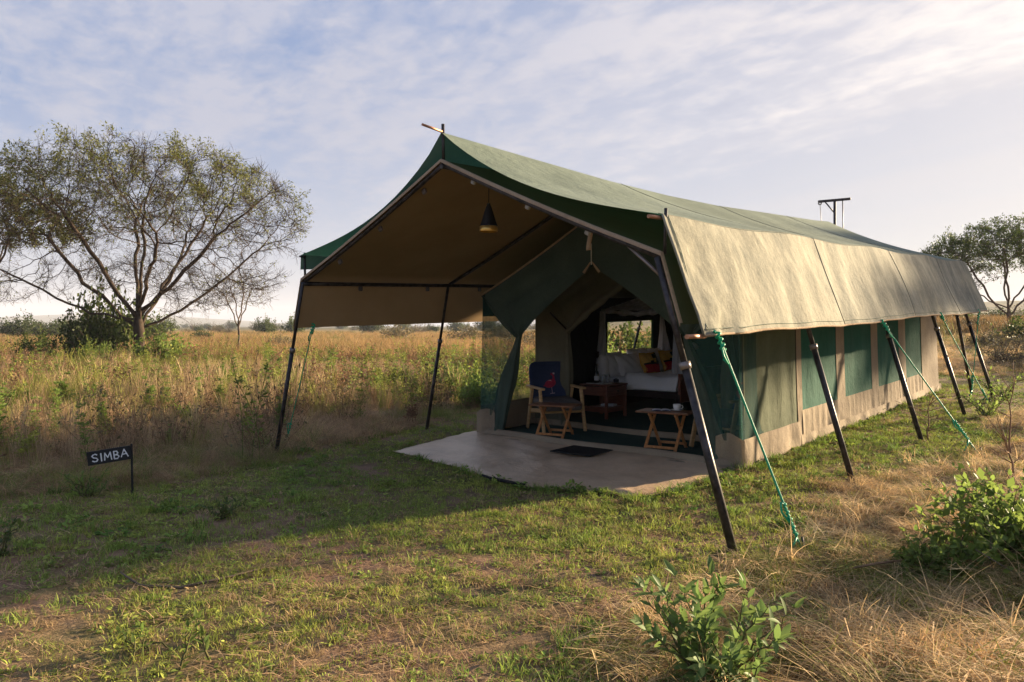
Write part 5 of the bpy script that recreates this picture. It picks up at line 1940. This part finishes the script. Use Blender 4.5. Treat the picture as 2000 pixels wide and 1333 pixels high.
def blades_mesh(name, rs, n, h0, h1, w, lean, R, droop=.5, flat=False, head=0.0, kinks=3):
    V, Q, S = [], [], []
    o = 0
    for k in range(n):
        az = rs.uniform(0, 6.283); q = R * math.sqrt(rs.uniform())
        a2 = rs.uniform(0, 6.283)
        bx, by = q * math.cos(a2), q * math.sin(a2)
        h = rs.uniform(h0, h1); L = rs.uniform(lean * .3, lean) * h
        dx, dy = math.cos(az), math.sin(az)
        sx, sy = -dy, dx
        tw = rs.uniform(-.7, .7); sx, sy = sx * math.cos(tw) + dx * math.sin(tw), sy * math.cos(tw) + dy * math.sin(tw)
        s_ = rs.uniform()
        for i in range(kinks + 1):
            t = i / kinks
            x = bx + dx * L * t ** (1 + droop); y = by + dy * L * t ** (1 + droop)
            z = h * (t - droop * .38 * t * t * min(1.6, lean)) if not flat else .012 + h * .10 * math.sin(3.1 * t) + .01 * rs.uniform()
            if flat: x = bx + dx * h * (t - .5); y = by + dy * h * (t - .5)
            ww = w * (1 - .85 * t ** 1.6) * .5
            if head and t > .6: ww = w * head * .5 * (1.0 if t < .95 else .3)
            V += [(x - sx * ww, y - sy * ww, z), (x + sx * ww, y + sy * ww, z)]
            S += [s_, s_]
        for i in range(kinks): Q.append((o + 2 * i, o + 2 * i + 1, o + 2 * i + 3, o + 2 * i + 2))
        o += 2 * (kinks + 1)
    return quads_mesh(name, np.array(V), np.array(Q), M['grass'], S)


def clover_mesh(name, rs, n, R, size, h):
    V, Q, S = [], [], []
    o = 0
    LV, LQ = broad_leaf_mesh(1, .55, .3, .25)
    for k in range(n):
        a = rs.uniform(0, 6.28); q = R * math.sqrt(rs.uniform())
        d = Vector((math.cos(a + rs.normal() * .7), math.sin(a + rs.normal() * .7), rs.uniform(.05, .9)))
        v = place_mesh(LV, (q * math.cos(a), q * math.sin(a), h * rs.uniform(.1, 1) * (1.1 - q / R)), d, (rs.normal() * .3, rs.normal() * .3, 1), size * rs.uniform(.6, 1.3))
        V.append(v); Q.append(LQ + o); S += [rs.uniform()] * len(v); o += len(v)
    return quads_mesh(name, np.concatenate(V), np.concatenate(Q), M['grass'], S)


def scatter(name, label, cat, pts, tint, scl, pick, protos, rs, tilt=.12, zs=None):
    n = len(pts)
    me = bpy.data.meshes.new(name)
    me.vertices.add(n); me.vertices.foreach_set('co', np.asarray(pts, np.float32).ravel())
    rot = np.stack([rs.normal(size=n) * tilt, rs.normal(size=n) * tilt, rs.uniform(0, 6.283, n)], 1).astype(np.float32)
    a = me.attributes.new('rot', 'FLOAT_VECTOR', 'POINT'); a.data.foreach_set('vector', rot.ravel())
    sc = np.repeat(np.reshape(scl, (-1, 1)), 3, 1).astype(np.float32)
    if zs is not None: sc[:, 2] *= zs
    a = me.attributes.new('scl', 'FLOAT_VECTOR', 'POINT'); a.data.foreach_set('vector', sc.ravel())
    a = me.attributes.new('pick', 'INT', 'POINT'); a.data.foreach_set('value', np.asarray(pick, np.int32))
    a = me.attributes.new('tint', 'FLOAT_COLOR', 'POINT')
    a.data.foreach_set('color', np.concatenate([tint, np.ones((n, 1))], 1).astype(np.float32).ravel())
    me.update()
    o = link_mesh(name, me)
    c = bpy.data.collections.new(name + '_kinds')
    for i, pm in enumerate(protos):
        c.objects.link(bpy.data.objects.new('%s_tuft_%02d' % (name, i), pm))
    ng = bpy.data.node_groups.new(name + '_nodes', 'GeometryNodeTree')
    ng.interface.new_socket('Geometry', in_out='INPUT', socket_type='NodeSocketGeometry')
    ng.interface.new_socket('Geometry', in_out='OUTPUT', socket_type='NodeSocketGeometry')
    gi, go = ng.nodes.new('NodeGroupInput'), ng.nodes.new('NodeGroupOutput')
    ip = ng.nodes.new('GeometryNodeInstanceOnPoints'); ci = ng.nodes.new('GeometryNodeCollectionInfo')
    ci.inputs['Collection'].default_value = c
    ci.inputs['Separate Children'].default_value = True; ci.inputs['Reset Children'].default_value = True

    def attr(nm, dt):
        q = ng.nodes.new('GeometryNodeInputNamedAttribute'); q.data_type = dt; q.inputs['Name'].default_value = nm
        return q.outputs['Attribute']
    e = ng.nodes.new('FunctionNodeEulerToRotation')
    L = ng.links.new
    L(attr('rot', 'FLOAT_VECTOR'), e.inputs[0]); L(e.outputs[0], ip.inputs['Rotation'])
    L(attr('scl', 'FLOAT_VECTOR'), ip.inputs['Scale'])
    ip.inputs['Pick Instance'].default_value = True
    L(attr('pick', 'INT'), ip.inputs['Instance Index'])
    L(gi.outputs[0], ip.inputs['Points']); L(ci.outputs[0], ip.inputs['Instance']); L(ip.outputs[0], go.inputs[0])
    md = o.modifiers.new('scatter', 'NODES'); md.node_group = ng
    tag(o, label, cat, None, 'stuff')
    return o


def sample(rs, density, y0, y1, umin, umax):
    """points per square metre in a wedge in front of the camera, out to y1; uniform in area"""
    n = int(density * (umax - umin) * (y1 ** 2 - y0 ** 2) / 2)
    y = np.sqrt(rs.uniform(y0 ** 2, y1 ** 2, n))
    x = rs.uniform(umin, umax, n) * y
    return x, y


def lift(x, y):
    z = ground_z(x, y)
    return z + hummock(x, y)


def col_mix(a, b, t):
    return np.asarray(a)[None, :] * (1 - t[:, None]) + np.asarray(b)[None, :] * t[:, None]


def grass_all():
    rs = np.random.RandomState(100)
    G1, G2 = (0.175, 0.265, 0.050), (0.40, 0.42, 0.085)        # lawn greens
    # ---- lawn: short tufts, rosettes
    protos = [blades_mesh('lawn_tuft', rs, 18, .018, .045, .0045, .9, .055, .7) for _ in range(4)] + [blades_mesh('lawn_tuft', rs, 16, .03, .075, .0045, .8, .05, .6) for _ in range(2)] + \
             [clover_mesh('lawn_rosette', rs, 14, .05, .026, .022) for _ in range(3)]
    X, Y = [], []
    for (d, a, b) in ((420, 2.6, 6.5), (300, 6.5, 11), (130, 11, 18), (30, 18, 30)):
        x, y = sample(rs, d, a, b, -1.3, 1.1); X.append(x); Y.append(y)
    x, y = np.concatenate(X), np.concatenate(Y)
    zt, zh = zone_tall(x, y), zone_hay(x, y)
    patch = fbm2(x * 1.1, y * 1.1, 51, 4) + .55 * fbm2(x * 4.2, y * 4.2, 52, 3)
    near_tent = np.exp(-((side_of([(-1.6, 8.7), (-.2, 7.2), (1.1, 6.45), (2.4, 7.4), (8, 13)], x, y)) / 1.1) ** 2)
    band = np.exp(-((y - (6.0 + .5 * x)) / .8) ** 2)              # denser cover in a slanting strip before the tent
    cover = .50 + .52 * np.clip(patch + .2, -.6, 1.0) + .42 * near_tent + .20 * band - .08 * sstep(5.2, 3.2, y)
    keep = (rs.uniform(size=len(x)) < cover) & (zt < .55) & (rs.uniform(size=len(x)) > zh * .85) & ~in_tarp(x, y, -.02) & ~under_tent(x, y, .02)
    x, y, patch, nt_ = x[keep], y[keep], patch[keep], near_tent[keep]
    t = np.clip(.45 + .3 * fbm2(x * 2.3, y * 2.3, 53, 3) + rs.normal(size=len(x)) * .18, 0, 1)
    tint = col_mix(G1, G2, t)
    dry = rs.uniform(size=len(x)) < (.12 + .16 * sstep(5.4, 3.4, y))
    tint[dry] = col_mix((0.28, 0.20, 0.09), (0.42, 0.31, 0.15), rs.uniform(size=dry.sum()))
    n = len(x)
    pick = np.where(rs.uniform(size=n) < .30, rs.randint(6, 9, n), np.where(rs.uniform(size=n) < .22, rs.randint(4, 6, n), rs.randint(0, 4, n)))
    scatter('lawn_grass', 'short patchy green grass and small weeds over the brown soil', 'grass', np.stack([x, y, lift(x, y)], 1), tint, rs.uniform(.6, 1.25, n), pick, protos, rs)
    # ---- weedy leafy patches in the lawn
    pr = [clover_mesh('weed_clump', rs, 34, .10, .045, .06) for _ in range(3)] + [blades_mesh('weed_clump', rs, 40, .05, .13, .006, .8, .08, .6) for _ in range(2)]
    x, y = sample(rs, 19, 2.6, 13, -.98, .9)
    m = (fbm2(x * .9, y * .9, 61, 3) + .5 * fbm2(x * 3, y * 3, 62, 2) > .12) & (zone_tall(x, y) < .4) & (zone_hay(x, y) < .5) & ~in_tarp(x, y, .0) & ~under_tent(x, y, .03) & (rs.uniform(size=len(x)) < .8)
    x, y = x[m], y[m]
    # a fringe along the tarpaulin and the foot of the tent
    fr = []
    for (a, b_) in zip(TARP[4:], TARP[5:]):
        for q in np.linspace(0, 1, 7): fr.append((a[0] + (b_[0] - a[0]) * q + rs.normal() * .05, a[1] + (b_[1] - a[1]) * q - .06 + rs.normal() * .05))
    for s in np.arange(2.4, 10.5, .12):
        p = T(s, 1.98 + rs.normal() * .08); fr.append((p.x, p.y))
    fr = np.array(fr); x = np.concatenate([x, fr[:, 0]]); y = np.concatenate([y, fr[:, 1]])
    n = len(x)
    scatter('lawn_weeds', 'leafy green weed clumps dotted about the lawn', 'weeds', np.stack([x, y, lift(x, y)], 1), col_mix((0.11, 0.20, 0.038), (0.27, 0.34, 0.065), rs.uniform(size=n)), rs.uniform(.45, 1.1, n), rs.randint(0, 5, n), pr, rs)
    # ---- straw lying on the lawn
    pr = [blades_mesh('straw', rs, 12, .05, .16, .0038, .5, .10, .3, flat=True) for _ in range(5)]
    x, y = sample(rs, 95, 2.6, 9.5, -1.3, 1.0)
    m = (rs.uniform(size=len(x)) < np.clip(.22 + .35 * fbm2(x * 1.3, y * 1.3, 71, 3) + .45 * sstep(5.6, 3.6, y) + .4 * (np.exp(-(side_of(EDGE, x, y) / .8) ** 2)), 0, 1)) & (zone_tall(x, y) < .7) & ~in_tarp(x, y, .0) & ~under_tent(x, y, .0)
    x, y = x[m], y[m]; n = len(x)
    scatter('straw_litter', 'dry straw litter lying over the lawn', 'straw', np.stack([x, y, lift(x, y)], 1), col_mix((0.32, 0.20, 0.11), (0.62, 0.42, 0.23), rs.uniform(size=n)), rs.uniform(.5, 1.2, n), rs.randint(0, 5, n), pr, rs, .05)
    # ---- hay on the right
    pr = [blades_mesh('hay_tuft', rs, 46, .06, .17, .0042, 2.4, .12, .9, kinks=4) for _ in range(4)] + [blades_mesh('hay_tuft', rs, 46, .10, .34, .0042, .5, .14, .3, flat=True) for _ in range(3)] + [blades_mesh('hay_tuft', rs, 22, .10, .30, .004, 1.1, .08, .7, kinks=4) for _ in range(2)]
    X, Y = [], []
    for (d, a, b_) in ((230, 2.4, 6), (90, 6, 11), (38, 11, 20), (12, 20, 45)):
        x, y = sample(rs, d, a, b_, -.05, 1.6); X.append(x); Y.append(y)
    x, y = np.concatenate(X), np.concatenate(Y)
    zh = zone_hay(x, y)
    far_right = (y > 16) & (x / y > .5)
    clump = fbm2(x * 1.5, y * 1.5, 81, 3)
    m = (rs.uniform(size=len(x)) < np.maximum(zh, far_right) * np.clip(.72 + .35 * clump, .15, 1)) & ~under_tent(x, y, .12) & ~in_tarp(x, y, .02)
    x, y, clump = x[m], y[m], clump[m]; n = len(x)
    tint = col_mix((0.45, 0.29, 0.14), (0.88, 0.66, 0.35), np.clip(.45 + .25 * clump + rs.normal(size=n) * .2, 0, 1))
    g = rs.uniform(size=n) < (.13 + .18 * (fbm2(x * .8, y * .8, 83, 3) > .25))
    tint[g] = col_mix((0.13, 0.16, 0.035), (0.29, 0.28, 0.06), rs.uniform(size=g.sum()))
    pick = np.where(rs.uniform(size=n) < .05, rs.randint(7, 9, n), np.where(rs.uniform(size=n) < .55, rs.randint(4, 7, n), rs.randint(0, 4, n)))
    scatter('hay_grass', 'matted dry tan grass along the right side of the tent', 'dry grass', np.stack([x, y, lift(x, y)], 1), tint, rs.uniform(.55, 1.2, n) * (1 + sstep(11, 30, y)) * (1 + .25 * sstep(5.2, 3.6, y)), pick, pr, rs, .2)
    # ---- tall dry grass on the left
    pr = [blades_mesh('tall_tuft', rs, 36, .35, .85, .0055, .38, .14, .9, kinks=4) for _ in range(4)] + [blades_mesh('tall_tuft', rs, 20, .55, 1.0, .0045, .28, .10, .8, head=2.2, kinks=5) for _ in range(3)] + [blades_mesh('tall_tuft', rs, 46, .2, .5, .0055, .9, .16, .8, kinks=4) for _ in range(2)]
    X, Y = [], []
    for (d, a, b_) in ((34, 3, 12), (24, 12, 20), (11, 20, 36)):
        x, y = sample(rs, d, a, b_, -1.35, .42); X.append(x); Y.append(y)
    x, y = np.concatenate(X), np.concatenate(Y)
    zt = zone_tall(x, y)
    cl = fbm2(x * .55, y * .55, 91, 4)
    m = (rs.uniform(size=len(x)) < zt * np.clip(.72 + .4 * cl, .12, 1)) & ~under_tent(x, y, .12)
    x, y, cl = x[m], y[m], cl[m]; n = len(x)
    edge = 1 - sstep(.2, 1.8, side_of(EDGE, x, y))
    gold = np.clip(.42 + .28 * fbm2(x * .8, y * .8, 92, 3) + rs.normal(size=n) * .2, 0, 1)
    tint = col_mix((0.28, 0.18, 0.105), (0.54, 0.40, 0.23), gold)
    g = rs.uniform(size=n) < np.clip(.30 + .36 * fbm2(x * .45, y * .45, 93, 3), .08, .8)
    tint[g] = col_mix((0.17, 0.20, 0.045), (0.40, 0.37, 0.09), rs.uniform(size=g.sum()))
    cl2 = fbm2(x * 1.15, y * 1.15, 94, 3)
    scl = rs.uniform(.5, 1.05, n) * (.55 + .45 * (1 - edge)) * np.clip(.70 + .42 * cl2 + .20 * cl, .28, 1.2)
    scl *= 1 - .5 * sstep(13, 18, y) * sstep(-.50, -.25, x / y)
    pick = np.where(edge > .6, np.where(rs.uniform(size=n) < .6, rs.randint(7, 9, n), rs.randint(0, 4, n)), np.where(rs.uniform(size=n) < .36, rs.randint(4, 7, n), rs.randint(0, 4, n)))
    scatter('tall_grass', 'tall golden and green grass filling the field on the left', 'tall grass', np.stack([x, y, lift(x, y)], 1), tint, scl, pick, pr, rs, .10)
    # ---- matted tussocks where the lawn meets the tall grass
    pr = [blades_mesh('edge_tussock', rs, 46, .12, .34, .005, 1.7, .14, .9, kinks=4) for _ in range(4)] + [blades_mesh('edge_tussock', rs, 40, .14, .40, .0045, .5, .16, .3, flat=True) for _ in range(2)]
    x, y = sample(rs, 120, 3, 15, -1.35, .1)
    de = side_of(EDGE, x, y) + .25 * fbm2(x * 1.6, y * 1.6, 21, 3)
    m = (rs.uniform(size=len(x)) < sstep(-.45, .1, de) * (1 - .75 * sstep(.6, 2.2, de)) * .8) & ~under_tent(x, y, .1) & ~in_tarp(x, y, .02)
    x, y = x[m], y[m]; n = len(x)
    cl = fbm2(x * 1.1, y * 1.1, 88, 3)
    tint = col_mix((0.30, 0.185, 0.10), (0.60, 0.42, 0.22), np.clip(.45 + .3 * cl + rs.normal(size=n) * .2, 0, 1))
    g = rs.uniform(size=n) < np.clip(.32 + .4 * fbm2(x * .9, y * .9, 89, 3), .05, .85)
    tint[g] = col_mix((0.14, 0.20, 0.045), (0.34, 0.35, 0.08), rs.uniform(size=g.sum()))
    scatter('edge_tussocks', 'matted brown and green tussocks where the lawn meets the tall grass', 'grass', np.stack([x, y, lift(x, y)], 1), tint, rs.uniform(.5, 1.2, n) * np.clip(.85 + .3 * cl, .4, 1.3), rs.randint(0, 6, n), pr, rs, .2)
    # ---- leafy undergrowth standing among the tall grass
    def leafy_stems(H, ns, seed):
        q = np.random.RandomState(seed)
        V, Qd, S = [], [], []
        o = 0
        for k in range(ns):
            p0 = q.normal(size=2) * .08; ln = q.normal(size=2) * .12; h = H * q.uniform(.55, 1)
            zs = np.linspace(.0, 1, 12)
            C = np.stack([p0[0] + ln[0] * zs ** 2, p0[1] + ln[1] * zs ** 2, h * zs], 1)
            v, f = prisms(C[:-1], C[1:], np.full(11, .0035), np.full(11, .003)); V.append(v); Qd.append(f + o); S.append(np.full(len(v), .3)); o += len(v)
            m = 34
            t = q.uniform(.3, 1, m); a = q.uniform(0, 6.28, m); dd = np.stack([np.cos(a), np.sin(a), q.uniform(.0, .9, m)], 1)
            cc = np.stack([p0[0] + ln[0] * t ** 2, p0[1] + ln[1] * t ** 2, h * t], 1) + dd * (.07 * (1.25 - t))[:, None]
            v, f = leaf_quads(cc, dd, .055 * q.uniform(.6, 1.3, m), .022 * q.uniform(.6, 1.3, m), q, 1.0)
            V.append(v); Qd.append(f + o); S.append(np.repeat(q.uniform(size=m), 4)); o += len(v)
        return quads_mesh('leafy_stems', np.concatenate(V), np.concatenate(Qd), M['grass'], np.concatenate(S))
    pr = [leafy_stems(.75, 4, 1), leafy_stems(.55, 6, 2), leafy_stems(.95, 3, 3), leafy_stems(.4, 7, 4)]
    x, y = sample(rs, 5.5, 6, 40, -1.0, .42)
    cl = fbm2(x * .5, y * .5, 98, 3)
    m = (rs.uniform(size=len(x)) < zone_tall(x, y) * np.clip(.30 + .55 * cl, .03, 1)) & ~under_tent(x, y, .3)
    x, y = x[m], y[m]; n = len(x)
    und = col_mix((0.12, 0.18, 0.034), (0.33, 0.35, 0.07), rs.uniform(size=n))
    br = rs.uniform(size=n) < .38
    und[br] = col_mix((0.17, 0.095, 0.055), (0.34, 0.20, 0.11), rs.uniform(size=br.sum()))
    scatter('field_undergrowth', 'yellow-green leafy undergrowth among the tall grass', 'undergrowth', np.stack([x, y, lift(x, y)], 1), und, rs.uniform(.55, 1.35, n), rs.randint(0, 4, n), pr, rs, .12)
    # ---- far field
    pr = [blades_mesh('far_tuft', rs, 40, .25, .75, .022, .6, .5, .8, kinks=3) for _ in range(4)]
    X, Y = [], []
    for (d, a, b_) in ((3.6, 34, 70), (1.1, 70, 160)):
        x, y = sample(rs, d, a, b_, -1.0, .95); X.append(x); Y.append(y)
    x, y = np.concatenate(X), np.concatenate(Y)
    m = rs.uniform(size=len(x)) < np.clip(.55 + .6 * fbm2(x * .12, y * .12, 95, 4), .05, 1)
    x, y = x[m], y[m]; n = len(x)
    tint = col_mix((0.24, 0.155, 0.07), (0.46, 0.30, 0.125), np.clip(.5 + .3 * fbm2(x * .1, y * .1, 96, 3) + rs.normal(size=n) * .15, 0, 1))
    rt = x / y > .4
    tint[rt] = tint[rt] * np.array([.62, .62, .66])
    g = rs.uniform(size=n) < np.clip(.22 + .4 * fbm2(x * .08, y * .08, 97, 3), .03, .8)
    tint[g] = col_mix((0.115, 0.12, 0.036), (0.22, 0.20, 0.062), rs.uniform(size=g.sum()))
    scatter('far_grass', 'golden grass tufts spreading across the far plain', 'grass', np.stack([x, y, ground_z(x, y)], 1), tint, rs.uniform(.6, 1.3, n), rs.randint(0, 4, n), pr, rs, .1)


grass_all()

# ------------------------------------------------------------------ the air
def build_haze():
    b = MB(); b.box((200, 1970, 48), (6600, 4100, 106))
    m, nt = new_mat('thin_haze')
    v = nt.nodes.new('ShaderNodeVolumePrincipled')
    v.inputs['Color'].default_value = (0.80, 0.86, 1.0, 1); v.inputs['Density'].default_value = 0.0003; v.inputs['Anisotropy'].default_value = 0.0
    o = nt.nodes.new('ShaderNodeOutputMaterial'); nt.links.new(v.outputs[0], o.inputs['Volume'])
    h = b.build('haze', m)
    tag(h, 'pale morning haze over the plain', 'haze', None, 'stuff')


build_haze()
